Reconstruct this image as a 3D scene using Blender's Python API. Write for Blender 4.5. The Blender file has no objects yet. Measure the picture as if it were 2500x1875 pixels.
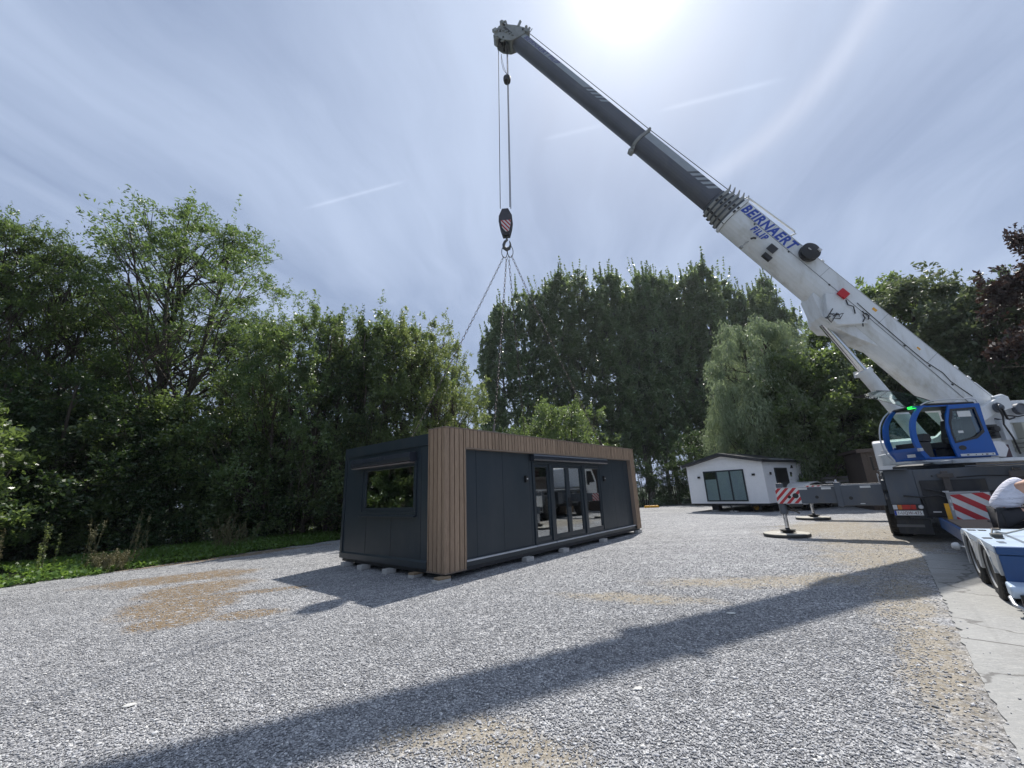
import bpy, math, random
import numpy as np
from mathutils import Matrix, Vector
R = math.radians
scene = bpy.context.scene
col = scene.collection
PI = math.pi

# ------------------------------------------------------------------ camera
PITCH, ROLL = R(15.11), R(-2.47)
cam_d = bpy.data.cameras.new('camera'); cam = bpy.data.objects.new('camera', cam_d); col.objects.link(cam)
cam_d.sensor_width = 36; cam_d.lens = 36 * 976.2 / 2500; cam_d.clip_start = .05; cam_d.clip_end = 3000
_c, _s = math.cos(PITCH), math.sin(PITCH)
_r = Vector((1, 0, 0)); _u = Vector((0, -_s, _c)); _f = Vector((0, _c, _s))
_cr, _sr = math.cos(ROLL), math.sin(ROLL)
_r2 = _cr * _r + _sr * _u; _u2 = -_sr * _r + _cr * _u
_m = Matrix((_r2, _u2, -_f)).transposed().to_4x4(); _m.translation = (0, 0, 1.6)
cam.matrix_world = _m
scene.camera = cam

# ------------------------------------------------------------------ sun, sky, exposure
SUN_AZ, SUN_EL = R(26.5), R(58.8)          # azimuth clockwise from +Y
sun_dir = Vector((math.sin(SUN_AZ) * math.cos(SUN_EL), math.cos(SUN_AZ) * math.cos(SUN_EL), math.sin(SUN_EL)))
sd = bpy.data.lights.new('sun', 'SUN'); sun = bpy.data.objects.new('sun', sd); col.objects.link(sun)
sd.energy = 4.6; sd.angle = R(.6); sd.color = (1, .955, .89)
sun.rotation_euler = sun_dir.to_track_quat('Z', 'Y').to_euler()
sun.location = (0, 0, 60)
scene.view_settings.view_transform = 'Standard'; scene.view_settings.look = 'None'
scene.view_settings.exposure = 0.27; scene.view_settings.gamma = 1
scene.cycles.max_bounces = 8; scene.cycles.transparent_max_bounces = 16
scene.cycles.use_denoising = True

class NT:
    """tiny node-tree helper"""
    def __init__(s, t): s.t = t; s.n = t.nodes; s.l = t.links
    def node(s, ty, **kw):
        n = s.n.new(ty)
        for k, v in kw.items():
            if k in ('operation', 'blend_type', 'data_type', 'noise_dimensions', 'feature', 'distance', 'sky_type', 'sun_disc', 'sun_elevation', 'sun_rotation', 'clamp', 'wave_type', 'bands_direction', 'vector_type', 'air_density', 'dust_density', 'ozone_density', 'altitude', 'invert'):
                setattr(n, k, v)
            else:
                s.put(n.inputs[int(k[1:]) if k[0] == 'i' and k[1:].isdigit() else k.replace('_', ' ')], v)
        return n
    def put(s, sock, v):
        if isinstance(v, bpy.types.NodeSocket): s.l.new(v, sock)
        else: sock.default_value = v
    def math(s, op, a, b=0, c=None):
        n = s.n.new('ShaderNodeMath'); n.operation = op; s.put(n.inputs[0], a); s.put(n.inputs[1], b)
        if c is not None: s.put(n.inputs[2], c)
        return n.outputs[0]
    def vmath(s, op, a, b=(0, 0, 0)):
        n = s.n.new('ShaderNodeVectorMath'); n.operation = op; s.put(n.inputs[0], a)
        if op == 'SCALE': s.put(n.inputs[3], b)
        else: s.put(n.inputs[1], b)
        return n.outputs[1] if op in ('DOT_PRODUCT', 'LENGTH', 'DISTANCE') else n.outputs[0]
    def mix(s, f, a, b, bt='MIX'):
        n = s.n.new('ShaderNodeMix'); n.data_type = 'RGBA'; n.blend_type = bt
        s.put(n.inputs[0], f); s.put(n.inputs[6], a if isinstance(a, bpy.types.NodeSocket) else (*a[:3], 1)); s.put(n.inputs[7], b if isinstance(b, bpy.types.NodeSocket) else (*b[:3], 1))
        return n.outputs[2]
    def ramp(s, f, stops, interp='LINEAR'):
        n = s.n.new('ShaderNodeValToRGB'); s.put(n.inputs[0], f); cr = n.color_ramp; cr.interpolation = interp
        while len(cr.elements) < len(stops): cr.elements.new(.5)
        for e, (p, c) in zip(cr.elements, stops):
            e.position = p; e.color = (c, c, c, 1) if not isinstance(c, (tuple, list)) else (*c[:3], 1)
        return n.outputs[0]
    def noise(s, vec, scale, detail=4, rough=.5, dist=0):
        n = s.n.new('ShaderNodeTexNoise'); s.put(n.inputs['Vector'], vec); s.put(n.inputs['Scale'], scale)
        s.put(n.inputs['Detail'], detail); s.put(n.inputs['Roughness'], rough); s.put(n.inputs['Distortion'], dist)
        return n.outputs[0]
    def mapping(s, vec, loc=(0, 0, 0), rot=(0, 0, 0), scale=(1, 1, 1)):
        n = s.n.new('ShaderNodeMapping'); s.put(n.inputs[0], vec); n.inputs[1].default_value = loc; n.inputs[2].default_value = rot; n.inputs[3].default_value = scale
        return n.outputs[0]
    def smooth(s, v, a, b):
        n = s.n.new('ShaderNodeMapRange'); n.interpolation_type = 'SMOOTHSTEP'; s.put(n.inputs[0], v); n.inputs[1].default_value = a; n.inputs[2].default_value = b
        return n.outputs[0]

world = bpy.data.worlds.new("World"); scene.world = world; world.use_nodes = True
w = NT(world.node_tree); w.n.clear()
tc = w.n.new('ShaderNodeTexCoord'); dirv = w.vmath('NORMALIZE', tc.outputs['Generated'])
sky = w.node('ShaderNodeTexSky', sky_type='NISHITA', sun_disc=False, sun_elevation=SUN_EL, sun_rotation=SUN_AZ, air_density=1.0, dust_density=2.0, ozone_density=1.5)
sep = w.n.new('ShaderNodeSeparateXYZ'); w.put(sep.inputs[0], dirv)
zz = w.math('MAXIMUM', w.math('ADD', sep.outputs[2], .12), .03)
comb = w.n.new('ShaderNodeCombineXYZ')
w.put(comb.inputs[0], w.math('DIVIDE', sep.outputs[0], zz)); w.put(comb.inputs[1], w.math('DIVIDE', sep.outputs[1], zz))
plane = comb.outputs[0]
warp = w.vmath('ADD', plane, w.vmath('SCALE', w.n.new('ShaderNodeTexNoise').outputs[1], .0))
nz = w.n.new('ShaderNodeTexNoise'); w.put(nz.inputs['Vector'], plane); nz.inputs['Scale'].default_value = .8; nz.inputs['Detail'].default_value = 3
warp = w.vmath('ADD', plane, w.vmath('SCALE', w.vmath('SUBTRACT', nz.outputs[1], (.5, .5, .5)), .7))
turn = w.mapping(warp, rot=(0, 0, R(12)))
st1 = w.noise(w.mapping(turn, scale=(1.9, .34, 1)), 1.5, 7, .55)
st2 = w.noise(w.mapping(turn, loc=(3, 1, 0), scale=(1.7, .6, 1)), 3.2, 6, .6)
big = w.noise(w.mapping(plane, loc=(1.7, 0, 0)), .75, 3, .5)
cl = w.math('ADD', w.math('MULTIPLY', st1, .62), w.math('ADD', w.math('MULTIPLY', st2, .2), w.math('MULTIPLY', big, .38)))
cmask = w.smooth(cl, .38, .80)
sdot = w.vmath('DOT_PRODUCT', dirv, tuple(sun_dir))
sdc = w.math('MAXIMUM', sdot, 0.0)
base = w.mix(.70, w.mix(1, sky.outputs[0], (.060, .066, .070), 'MULTIPLY'), (.245, .315, .480))
cloud = w.mix(cmask, base, (.425, .51, .68))
glow = w.math('ADD', w.math('MULTIPLY', w.math('POWER', sdc, 10), .09), w.math('ADD', w.math('MULTIPLY', w.math('POWER', sdc, 70), .20), w.math('MULTIPLY', w.math('POWER', sdc, 500), 1.1)))
ang = w.math('ARCCOSINE', w.math('MINIMUM', sdot, .99999))
hd = w.math('DIVIDE', w.math('SUBTRACT', ang, R(22.0)), R(1.1))
halo = w.math('EXPONENT', w.math('MULTIPLY', w.math('MULTIPLY', hd, hd), -1))
hm = w.math('MULTIPLY', halo, w.math('MULTIPLY', w.smooth(w.vmath('DOT_PRODUCT', dirv, (.86, -.5, 0)), -.12, .12), w.math('ADD', w.math('MULTIPLY', cmask, .6), .4)))
cloud = w.mix(w.math('MULTIPLY', glow, 1.0), cloud, (1.0, .99, .96), 'ADD')
cloud = w.mix(w.math('MULTIPLY', hm, .14), cloud, (1.0, .88, .74), 'ADD')
cloud = w.mix(w.smooth(w.math('SUBTRACT', R(22), ang), .0, R(14)), cloud, w.mix(1, cloud, (1.05, 1.05, 1.05), 'MULTIPLY'))
# two short vapour trails: thin great-circle arcs
def trail(c, a0, a1, pa, pb, amt, wid=.0035):
    A = Vector(pa).normalized(); B = Vector(pb).normalized(); n = A.cross(B).normalized(); mid = (A + B).normalized()
    d = w.math('DIVIDE', w.vmath('DOT_PRODUCT', dirv, tuple(n)), wid)
    g = w.math('EXPONENT', w.math('MULTIPLY', w.math('MULTIPLY', d, d), -1))
    half = A.dot(mid); along = w.smooth(w.vmath('DOT_PRODUCT', dirv, tuple(mid)), half, half + (1 - half) * .8)
    return w.mix(w.math('MULTIPLY', w.math('MULTIPLY', g, along), amt), c, (1, 1, 1), 'ADD')
def azel(a, e): a, e = R(a), R(e); return (math.sin(a) * math.cos(e), math.cos(a) * math.cos(e), math.sin(e))
cloud = trail(cloud, 0, 0, azel(-31.5, 35.2), azel(-15.5, 41.6), .085, .003)
cloud = trail(cloud, 0, 0, azel(25.5, 45.7), azel(43.5, 42.4), .07, .004)
cloud = trail(cloud, 0, 0, azel(6.5, 46.1), azel(18.5, 46.2), .05, .004)
bg = w.n.new('ShaderNodeBackground'); w.put(bg.inputs[0], cloud); bg.inputs[1].default_value = 1.0
wo = w.n.new('ShaderNodeOutputWorld'); w.l.new(bg.outputs[0], wo.inputs[0])

# ------------------------------------------------------------------ materials
MATS = {}
def mat(name, color, rough=.5, metal=0., var=.12, vscale=4., bump=0., bscale=60., spec=.5, dirt=None, dirt_amt=.0, dscale=1.2, coat=0., emit=None):
    if name in MATS: return MATS[name]
    m = bpy.data.materials.new(name); m.use_nodes = True; MATS[name] = m
    t = NT(m.node_tree); p = t.n['Principled BSDF']
    tc = t.n.new('ShaderNodeTexCoord'); o = tc.outputs['Object']
    n1 = t.noise(o, vscale, 5, .6)
    f = t.ramp(n1, [(.25, 1 - var), (.75, 1 + var)])
    c = t.mix(1, (*color, 1), f, 'MULTIPLY')
    if dirt:
        dn = t.smooth(t.noise(t.mapping(o, scale=(1, 1, .35)), dscale, 7, .65), .45, .75)
        c = t.mix(t.math('MULTIPLY', dn, dirt_amt), c, dirt)
    t.put(p.inputs['Base Color'], c); p.inputs['Metallic'].default_value = metal
    rn = t.math('ADD', t.math('MULTIPLY', t.noise(o, vscale * 2.3, 4), .18), rough - .09)
    t.put(p.inputs['Roughness'], rn); p.inputs['Specular IOR Level'].default_value = spec
    if coat: p.inputs['Coat Weight'].default_value = coat; p.inputs['Coat Roughness'].default_value = .08
    if bump:
        b = t.n.new('ShaderNodeBump'); b.inputs['Strength'].default_value = bump; b.inputs['Distance'].default_value = .01
        t.put(b.inputs['Height'], t.noise(o, bscale, 5, .6)); t.put(p.inputs['Normal'], b.outputs[0])
    if emit: p.inputs['Emission Color'].default_value = (*emit[0], 1); p.inputs['Emission Strength'].default_value = emit[1]
    return m

def glass_mat(name, tint=(.75, .8, .8), ior=.2, base=.02):
    m = bpy.data.materials.new(name); m.use_nodes = True; MATS[name] = m
    t = NT(m.node_tree); t.n.remove(t.n['Principled BSDF']); out = t.n['Material Output']
    lw = t.n.new('ShaderNodeLayerWeight'); lw.inputs[0].default_value = .5
    fr_ = t.math('ADD', t.math('MULTIPLY', t.math('POWER', lw.outputs[1], 3.0), 1 - ior), ior)   # ior = reflectance seen head-on
    tr = t.n.new('ShaderNodeBsdfTransparent'); tr.inputs[0].default_value = (*tint, 1)
    gl = t.n.new('ShaderNodeBsdfGlossy'); gl.inputs['Roughness'].default_value = base; gl.inputs[0].default_value = (.95, .97, 1, 1)
    b = t.n.new('ShaderNodeBump'); b.inputs['Strength'].default_value = .03; b.inputs['Distance'].default_value = .02
    tc = t.n.new('ShaderNodeTexCoord'); t.put(b.inputs['Height'], t.noise(tc.outputs['Object'], 1.3, 1)); t.put(gl.inputs['Normal'], b.outputs[0])
    mx = t.n.new('ShaderNodeMixShader'); t.put(mx.inputs[0], fr_); t.l.new(tr.outputs[0], mx.inputs[1]); t.l.new(gl.outputs[0], mx.inputs[2])
    t.l.new(mx.outputs[0], out.inputs[0]); return m

def leaf_mat(name, c1, c2, trans=(.25, .38, .06), tw=.35, rough=.42, spec=.5):
    m = bpy.data.materials.new(name); m.use_nodes = True; MATS[name] = m
    t = NT(m.node_tree); p = t.n['Principled BSDF']; out = t.n['Material Output']
    geo = t.n.new('ShaderNodeNewGeometry'); oi = t.n.new('ShaderNodeObjectInfo')
    tc = t.n.new('ShaderNodeTexCoord')
    f = t.math('ADD', t.math('MULTIPLY', geo.outputs['Random Per Island'], .5), t.math('MULTIPLY', t.ramp(t.noise(tc.outputs['Object'], .7, 3), [(.3, 0.), (.7, 1.)]), .5))
    c = t.mix(f, c1, c2)
    hs = t.n.new('ShaderNodeHueSaturation'); t.put(hs.inputs['Color'], c)
    t.put(hs.inputs['Value'], t.math('ADD', t.math('MULTIPLY', oi.outputs['Random'], .35), .82)); t.put(hs.inputs['Hue'], t.math('ADD', t.math('MULTIPLY', oi.outputs['Random'], .03), .485))
    t.put(p.inputs['Base Color'], hs.outputs[0]); p.inputs['Roughness'].default_value = rough; p.inputs['Specular IOR Level'].default_value = spec
    tr = t.n.new('ShaderNodeBsdfTranslucent'); t.put(tr.inputs[0], t.mix(f, tuple(x * .8 for x in trans), trans))
    mx = t.n.new('ShaderNodeMixShader'); mx.inputs[0].default_value = tw
    t.l.new(p.outputs[0], mx.inputs[1]); t.l.new(tr.outputs[0], mx.inputs[2]); t.l.new(mx.outputs[0], out.inputs[0]); return m

def wood_mat(name, c1, c2, axis='Z', scale=6., rough=.6):
    m = bpy.data.materials.new(name); m.use_nodes = True; MATS[name] = m
    t = NT(m.node_tree); p = t.n['Principled BSDF']; tc = t.n.new('ShaderNodeTexCoord'); geo = t.n.new('ShaderNodeNewGeometry')
    sc = {'Z': (9, 9, .6), 'X': (.6, 9, 9)}[axis]
    off = t.n.new('ShaderNodeCombineXYZ'); t.put(off.inputs[2], t.math('MULTIPLY', geo.outputs['Random Per Island'], 37)); t.put(off.inputs[0], t.math('MULTIPLY', geo.outputs['Random Per Island'], 11))
    v = t.mapping(t.vmath('ADD', tc.outputs['Object'], off.outputs[0]), scale=sc)
    g = t.noise(v, scale, 6, .6, 1.2)
    f = t.math('ADD', t.math('MULTIPLY', t.ramp(g, [(.3, 0.), (.7, 1.)]), .65), t.math('MULTIPLY', geo.outputs['Random Per Island'], .35))
    t.put(p.inputs['Base Color'], t.mix(f, c1, c2)); p.inputs['Roughness'].default_value = rough
    b = t.n.new('ShaderNodeBump'); b.inputs['Strength'].default_value = .25; b.inputs['Distance'].default_value = .004; t.put(b.inputs['Height'], g); t.put(p.inputs['Normal'], b.outputs[0])
    return m

M_ANTH = mat('anthracite_panel', (.019, .030, .040), .42, var=.06, vscale=1.5, bump=.05, bscale=260, dirt=(.060, .066, .070), dirt_amt=.35, dscale=1.1)
M_ANTHF = mat('anthracite_trim', (.021, .031, .040), .34, var=.08, vscale=2)
M_STEELD = mat('dark_steel_base', (.016, .018, .022), .6, var=.3, dirt=(.06, .055, .05), dirt_amt=.3)
M_SHUT = mat('shutter_box_metal', (.026, .031, .042), .22, var=.06)
M_ALU = mat('aluminium_sill', (.50, .52, .55), .4, metal=.2)
M_CLAD = wood_mat('wood_cladding', (.17, .115, .074), (.40, .285, .195))
M_CLADB = mat('cladding_backing', (.012, .011, .010), .8)
M_GLASS = glass_mat('window_glass', (.62, .68, .68), .26)
M_GLASSC = glass_mat('cab_glass', (.72, .84, .80), .05)
M_INT = mat('interior_wall', (.42, .41, .38), .7)
M_INTF = mat('interior_floor', (.22, .16, .11), .5)
M_WHITE = mat('white_boom_paint', (.66, .68, .69), .38, var=.07, vscale=1.2, dirt=(.36, .34, .28), dirt_amt=.6, dscale=2.2)
M_WHITE2 = mat('white_cab_paint', (.68, .69, .70), .3, var=.06, dirt=(.42, .40, .36), dirt_amt=.2)
M_GREYD = mat('dark_grey_boom_paint', (.075, .080, .098), .42, var=.14, vscale=1.0, dirt=(.12, .12, .12), dirt_amt=.5, dscale=2)
M_GREYL = mat('light_grey_stripe', (.30, .33, .36), .42, var=.1)
M_HEAD = mat('boom_head_paint', (.26, .27, .26), .55, var=.2, vscale=5, dirt=(.12, .11, .09), dirt_amt=.5)
M_CHAS = mat('chassis_grey_paint', (.078, .092, .112), .42, var=.12, vscale=2, dirt=(.16, .14, .11), dirt_amt=.45, dscale=2.5)
M_CHASD = mat('dark_chassis', (.022, .024, .028), .6, var=.3, dirt=(.09, .075, .055), dirt_amt=.5, dscale=3)
M_RUST = mat('grubby_brace', (.075, .066, .062), .6, var=.3, dirt=(.16, .12, .09), dirt_amt=.4)
M_BLUE = mat('blue_cab_paint', (.002, .085, .36), .35, var=.08, vscale=2, dirt=(.03, .08, .2), dirt_amt=.25, coat=.1, spec=.35)
M_BLUET = mat('blue_trailer_paint', (.010, .062, .19), .42, var=.1, vscale=3, dirt=(.05, .09, .14), dirt_amt=.45, dscale=5)
M_DECK = mat('pale_trailer_deck', (.46, .56, .68), .36, var=.1, vscale=2.5, dirt=(.33, .36, .38), dirt_amt=.5, dscale=4)
M_FEND = mat('grubby_white_fender', (.50, .52, .53), .45, var=.1, dirt=(.22, .21, .19), dirt_amt=.5, dscale=6)
M_TYRE = mat('tyre_rubber', (.018, .018, .019), .85, var=.25, dirt=(.09, .08, .065), dirt_amt=.5, dscale=5, bump=.3, bscale=40)
M_RIM = mat('wheel_rim', (.42, .42, .41), .4, metal=.55, dirt=(.2, .18, .15), dirt_amt=.4)
M_CHROME = mat('chrome_rod', (.62, .63, .65), .16, metal=1., var=.05)
M_BLACK = mat('black_plastic', (.012, .012, .013), .45, var=.2)
M_HOOKB = mat('hook_block_paint', (.035, .033, .042), .5, var=.3, dirt=(.10, .07, .05), dirt_amt=.5)
M_HOOK = mat('forged_steel', (.10, .10, .095), .5, metal=.5, var=.2)
M_ROPE = mat('wire_rope', (.10, .10, .11), .5, metal=.6, bump=.6, bscale=160)
M_CHAIN = mat('chain_steel', (.13, .115, .10), .5, metal=.6, var=.4, dirt=(.14, .07, .035), dirt_amt=.5, dscale=8)
M_RED = mat('red_stripe', (.45, .022, .03), .4, var=.1, dirt=(.25, .1, .09), dirt_amt=.3, dscale=6)
M_REDC = mat('red_cloth', (.50, .02, .03), .7, var=.1)
M_SWHITE = mat('white_stripe', (.62, .63, .62), .42, var=.06, dirt=(.4, .38, .34), dirt_amt=.3, dscale=6)
M_YEL = mat('yellow_paint', (.72, .36, .02), .45, var=.1, dirt=(.3, .2, .08), dirt_amt=.3)
M_PLATE = mat('number_plate', (.68, .69, .68), .4, var=.02)
M_PLRED = mat('plate_letters', (.10, .012, .02), .4)
M_PLBL = mat('plate_band_blue', (.01, .05, .35), .4)
M_LRED = mat('red_lens', (.42, .015, .01), .15, var=.05)
M_LORG = mat('amber_lens', (.55, .17, .02), .15, var=.05)
M_LCLR = mat('clear_lens', (.55, .55, .56), .15, var=.05)
M_GREENL = mat('green_cab_lamp', (.02, .5, .06), .3, emit=((.02, 1., .08), 1.6))
M_TEXTB = mat('blue_lettering', (.012, .055, .36), .4, var=.03)
M_TEXTP = mat('purple_lettering', (.07, .065, .20), .45, var=.05)
M_SEAT = mat('seat_fabric', (.03, .03, .034), .8, bump=.2)
M_MAT = mat('pad_plastic', (.40, .38, .33), .65, var=.2, vscale=6, dirt=(.2, .18, .14), dirt_amt=.5, dscale=6, bump=.2)
M_PADB = mat('pad_edge', (.06, .06, .055), .8, var=.3)
M_CREAM = mat('cream_counterweight', (.44, .43, .36), .6, var=.12, dirt=(.22, .21, .16), dirt_amt=.4)
M_MAROON = mat('maroon_box', (.055, .022, .03), .5)
M_HWALL = mat('white_weatherboard', (.80, .81, .83), .45, var=.04)
M_HROOF = mat('home_roof_dark', (.028, .03, .036), .45, var=.15)
M_BLIND = mat('window_blind', (.42, .49, .50), .6, var=.08)
M_SHED = wood_mat('shed_boards', (.040, .030, .026), (.075, .055, .046))
M_SHEDL = wood_mat('brown_boards', (.11, .085, .065), (.18, .14, .105))
M_FENCE = wood_mat('fence_boards', (.17, .16, .155), (.26, .25, .235), 'X')
M_CAR = mat('white_car_paint', (.7, .7, .7), .2, var=.02, coat=.5)
M_BARK = mat('bark', (.065, .052, .040), .85, var=.35, vscale=7, bump=.6, bscale=25)
M_BARKL = mat('pale_bark', (.13, .12, .10), .85, var=.35, vscale=5, bump=.6, bscale=25)
M_BLOCK = mat('concrete_block', (.42, .41, .39), .85, var=.2, vscale=14)
M_BLOCKW = mat('wood_block', (.26, .19, .12), .8, var=.2, vscale=9, bump=.3)
M_SKIN = mat('skin', (.46, .26, .18), .5, var=.08, vscale=12)
M_TANK = mat('white_vest_cloth', (.66, .66, .74), .9, var=.06)
_t = NT(M_TANK.node_tree); _b = _t.n.new('ShaderNodeBump'); _b.inputs['Strength'].default_value = 1.; _b.inputs['Distance'].default_value = .05
_t.put(_b.inputs['Height'], _t.noise(_t.mapping(_t.n.new('ShaderNodeTexCoord').outputs['Object'], rot=(0, R(40), 0), scale=(1, 1.3, 4)), 4.5, 4, .6, 1.2)); _t.put(_t.n['Principled BSDF'].inputs['Normal'], _b.outputs[0])
M_TROU = mat('dark_trousers', (.018, .018, .022), .85, var=.2, bump=.5, bscale=20)
M_HAIR = mat('brown_hair', (.035, .022, .014), .7)
M_SHOE = mat('work_shoe', (.05, .035, .025), .6)
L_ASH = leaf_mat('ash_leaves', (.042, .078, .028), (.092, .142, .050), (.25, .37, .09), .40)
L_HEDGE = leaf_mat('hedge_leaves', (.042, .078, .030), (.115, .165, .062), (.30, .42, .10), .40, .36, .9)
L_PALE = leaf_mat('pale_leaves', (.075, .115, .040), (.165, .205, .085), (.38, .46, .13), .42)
L_DARK = leaf_mat('shade_dark_leaves', (.020, .042, .016), (.045, .078, .028), (.13, .22, .05), .28)  # leaf colour darkened to carry the deep shade low in the hedge
L_POP = leaf_mat('poplar_leaves', (.060, .100, .045), (.15, .205, .095), (.32, .43, .13), .36, .28, 1.)
L_WIL = leaf_mat('willow_leaves', (.17, .225, .13), (.29, .355, .22), (.36, .45, .22), .36, .45)
L_FIR = leaf_mat('grey_green_leaves', (.070, .100, .056), (.14, .175, .10), (.22, .28, .11), .28, .5)
L_PURP = leaf_mat('purple_leaves', (.032, .023, .021), (.052, .036, .030), (.09, .045, .03), .22)
L_GRASS = leaf_mat('ground_leaves', (.055, .115, .022), (.11, .20, .045), (.30, .48, .08), .35)
L_DRY = leaf_mat('dry_stalks', (.12, .115, .055), (.22, .20, .10), (.18, .16, .06), .2, .7)

# ------------------------------------------------------------------ mesh builder
class MB:
    def __init__(s, M=None): s.v = []; s.f = []; s.M = M; s.mi = []; s.cm = 0; s.g = []
    def add(s, vs, fs, M=None):
        o = len(s.v); s.g.append((o, len(vs), len(s.f), len(fs)))
        for p in vs:
            p = Vector(p)
            if M: p = M @ p
            if s.M: p = s.M @ p
            s.v.append(tuple(p))
        s.f += [tuple(i + o for i in f) for f in fs]; s.mi += [s.cm] * len(fs); return s
    def box(s, x0, x1, y0, y1, z0, z1, M=None):
        return s.add([(x0, y0, z0), (x1, y0, z0), (x1, y1, z0), (x0, y1, z0), (x0, y0, z1), (x1, y0, z1), (x1, y1, z1), (x0, y1, z1)],
                     [(0, 3, 2, 1), (4, 5, 6, 7), (0, 1, 5, 4), (1, 2, 6, 5), (2, 3, 7, 6), (3, 0, 4, 7)], M)
    def prism(s, poly, a0, a1, axis='Y', M=None):
        """extrude a 2-D outline; axis Y: outline is (x,z); axis X: (y,z); axis Z: (x,y)"""
        n = len(poly)
        def P(p, a): return {'Y': (p[0], a, p[1]), 'X': (a, p[0], p[1]), 'Z': (p[0], p[1], a)}[axis]
        return s.add([P(p, a0) for p in poly] + [P(p, a1) for p in poly],
                     [tuple(range(n))[::-1], tuple(range(n, 2 * n))] + [(i, (i + 1) % n, n + (i + 1) % n, n + i) for i in range(n)], M)
    def tube(s, pts, r, n=8, M=None, caps=True):
        pts = [Vector(p) for p in pts]; rs = r if isinstance(r, (list, tuple)) else [r] * len(pts)
        vs = []; fs = []; up = None
        for i, p in enumerate(pts):
            t = (pts[min(i + 1, len(pts) - 1)] - pts[max(i - 1, 0)]).normalized()
            if up is None: up = Vector((0, 0, 1)) if abs(t.z) < .9 else Vector((1, 0, 0))
            a = t.cross(up).normalized(); b = a.cross(t).normalized(); up = b
            for k in range(n):
                th = 2 * PI * k / n; vs.append(p + (a * math.cos(th) + b * math.sin(th)) * rs[i])
        for i in range(len(pts) - 1):
            for k in range(n):
                k2 = (k + 1) % n; fs.append((i * n + k, i * n + k2, (i + 1) * n + k2, (i + 1) * n + k))
        if caps: fs += [tuple(range(n))[::-1], tuple(range((len(pts) - 1) * n, len(pts) * n))]
        return s.add(vs, fs, M)
    def lathe(s, prof, n=24, M=None):
        """profile of (r, h) spun round local Z"""
        vs = []; fs = []
        for r, h in prof:
            for k in range(n): vs.append((r * math.cos(2 * PI * k / n), r * math.sin(2 * PI * k / n), h))
        for i in range(len(prof) - 1):
            for k in range(n):
                k2 = (k + 1) % n; fs.append((i * n + k, i * n + k2, (i + 1) * n + k2, (i + 1) * n + k))
        fs += [tuple(range(n))[::-1], tuple(range((len(prof) - 1) * n, len(prof) * n))]
        return s.add(vs, fs, M)
    def sheet(s, poly, M=None): return s.add(poly, [tuple(range(len(poly)))], M)
    def split(s, name, m, parent=None, **kw):
        """every shape added becomes an object of its own"""
        out = []
        for o, n, fo, fn in s.g:
            q = MB(); q.v = s.v[o:o + n]; q.f = [tuple(i - o for i in f) for f in s.f[fo:fo + fn]]; q.mi = [0] * fn; out.append(q.build(name, m, parent, **kw))
        return out
    def build(s, name, m, parent=None, bevel=0, smooth=False, loc=None, rz=0):
        me = bpy.data.meshes.new(name); me.from_pydata(s.v, [], s.f)
        for mm in (m if isinstance(m, (list, tuple)) else [m]): me.materials.append(mm)
        if any(s.mi): me.polygons.foreach_set('material_index', s.mi)
        if smooth: me.shade_smooth()
        me.update(); o = bpy.data.objects.new(name, me); col.objects.link(o)
        if parent: o.parent = parent
        if loc: o.location = loc
        if rz: o.rotation_euler.z = rz
        if bevel:
            b = o.modifiers.new('bevel', 'BEVEL'); b.width = bevel; b.segments = 2; b.limit_method = 'ANGLE'; b.angle_limit = R(35)
        if smooth:
            me.set_sharp_from_angle(angle=R(40))
        return o
def tag(o, label=None, cat=None, group=None, kind=None):
    if label: o['label'] = label
    if cat: o['category'] = cat
    if group: o['group'] = group
    if kind: o['kind'] = kind
    return o
def empty(name, loc, rz=0, label=None, cat=None, group=None):
    o = bpy.data.objects.new(name, None); col.objects.link(o); o.location = loc; o.rotation_euler = (0, 0, rz); o.empty_display_size = .3
    return tag(o, label, cat, group)
def T(x, y, z): return Matrix.Translation((x, y, z))
def RX(a): return Matrix.Rotation(a, 4, 'X')
def RY(a): return Matrix.Rotation(a, 4, 'Y')
def RZ(a): return Matrix.Rotation(a, 4, 'Z')
def text_mesh(txt, size, M, name, m, parent, offset=.0, shear=0., depth=.002, spacing=1.0, xs=1.):
    cu = bpy.data.curves.new(name, 'FONT'); cu.body = txt; cu.size = size; cu.offset = offset; cu.shear = shear; cu.extrude = depth; cu.space_character = spacing; cu.resolution_u = 3
    o = bpy.data.objects.new(name, cu); col.objects.link(o)
    bpy.context.view_layer.update(); dg = bpy.context.evaluated_depsgraph_get()
    me = bpy.data.meshes.new_from_object(o.evaluated_get(dg)); bpy.data.objects.remove(o); bpy.data.curves.remove(cu)
    me.transform(M @ Matrix.Diagonal((xs, 1, 1, 1))); me.materials.clear(); me.materials.append(m)
    r = bpy.data.objects.new(name, me); col.objects.link(r)
    if parent: r.parent = parent
    return r
def clip(poly, a, b, c):   # keep a*x+b*y<=c
    out = []
    for i in range(len(poly)):
        p, q = poly[i], poly[(i + 1) % len(poly)]; dp = a * p[0] + b * p[1] - c; dq = a * q[0] + b * q[1] - c
        if dp <= 0: out.append(p)
        if dp * dq < 0: t = dp / (dp - dq); out.append((p[0] + t * (q[0] - p[0]), p[1] + t * (q[1] - p[1])))
    return out
def stripes(outline, pitch, slant, phase=0.):
    """parallel diagonal bands clipped to a convex outline; returns polygons"""
    res = []; xs = [p[0] - slant * p[1] for p in outline]; k = math.floor((min(xs) - phase) / (2 * pitch)) - 1
    while phase + k * 2 * pitch < max(xs):
        a = phase + k * 2 * pitch; q = clip(clip(outline, 1, -slant, a + pitch), -1, slant, -a)
        if len(q) > 2: res.append(q)
        k += 1
    return res

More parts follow.
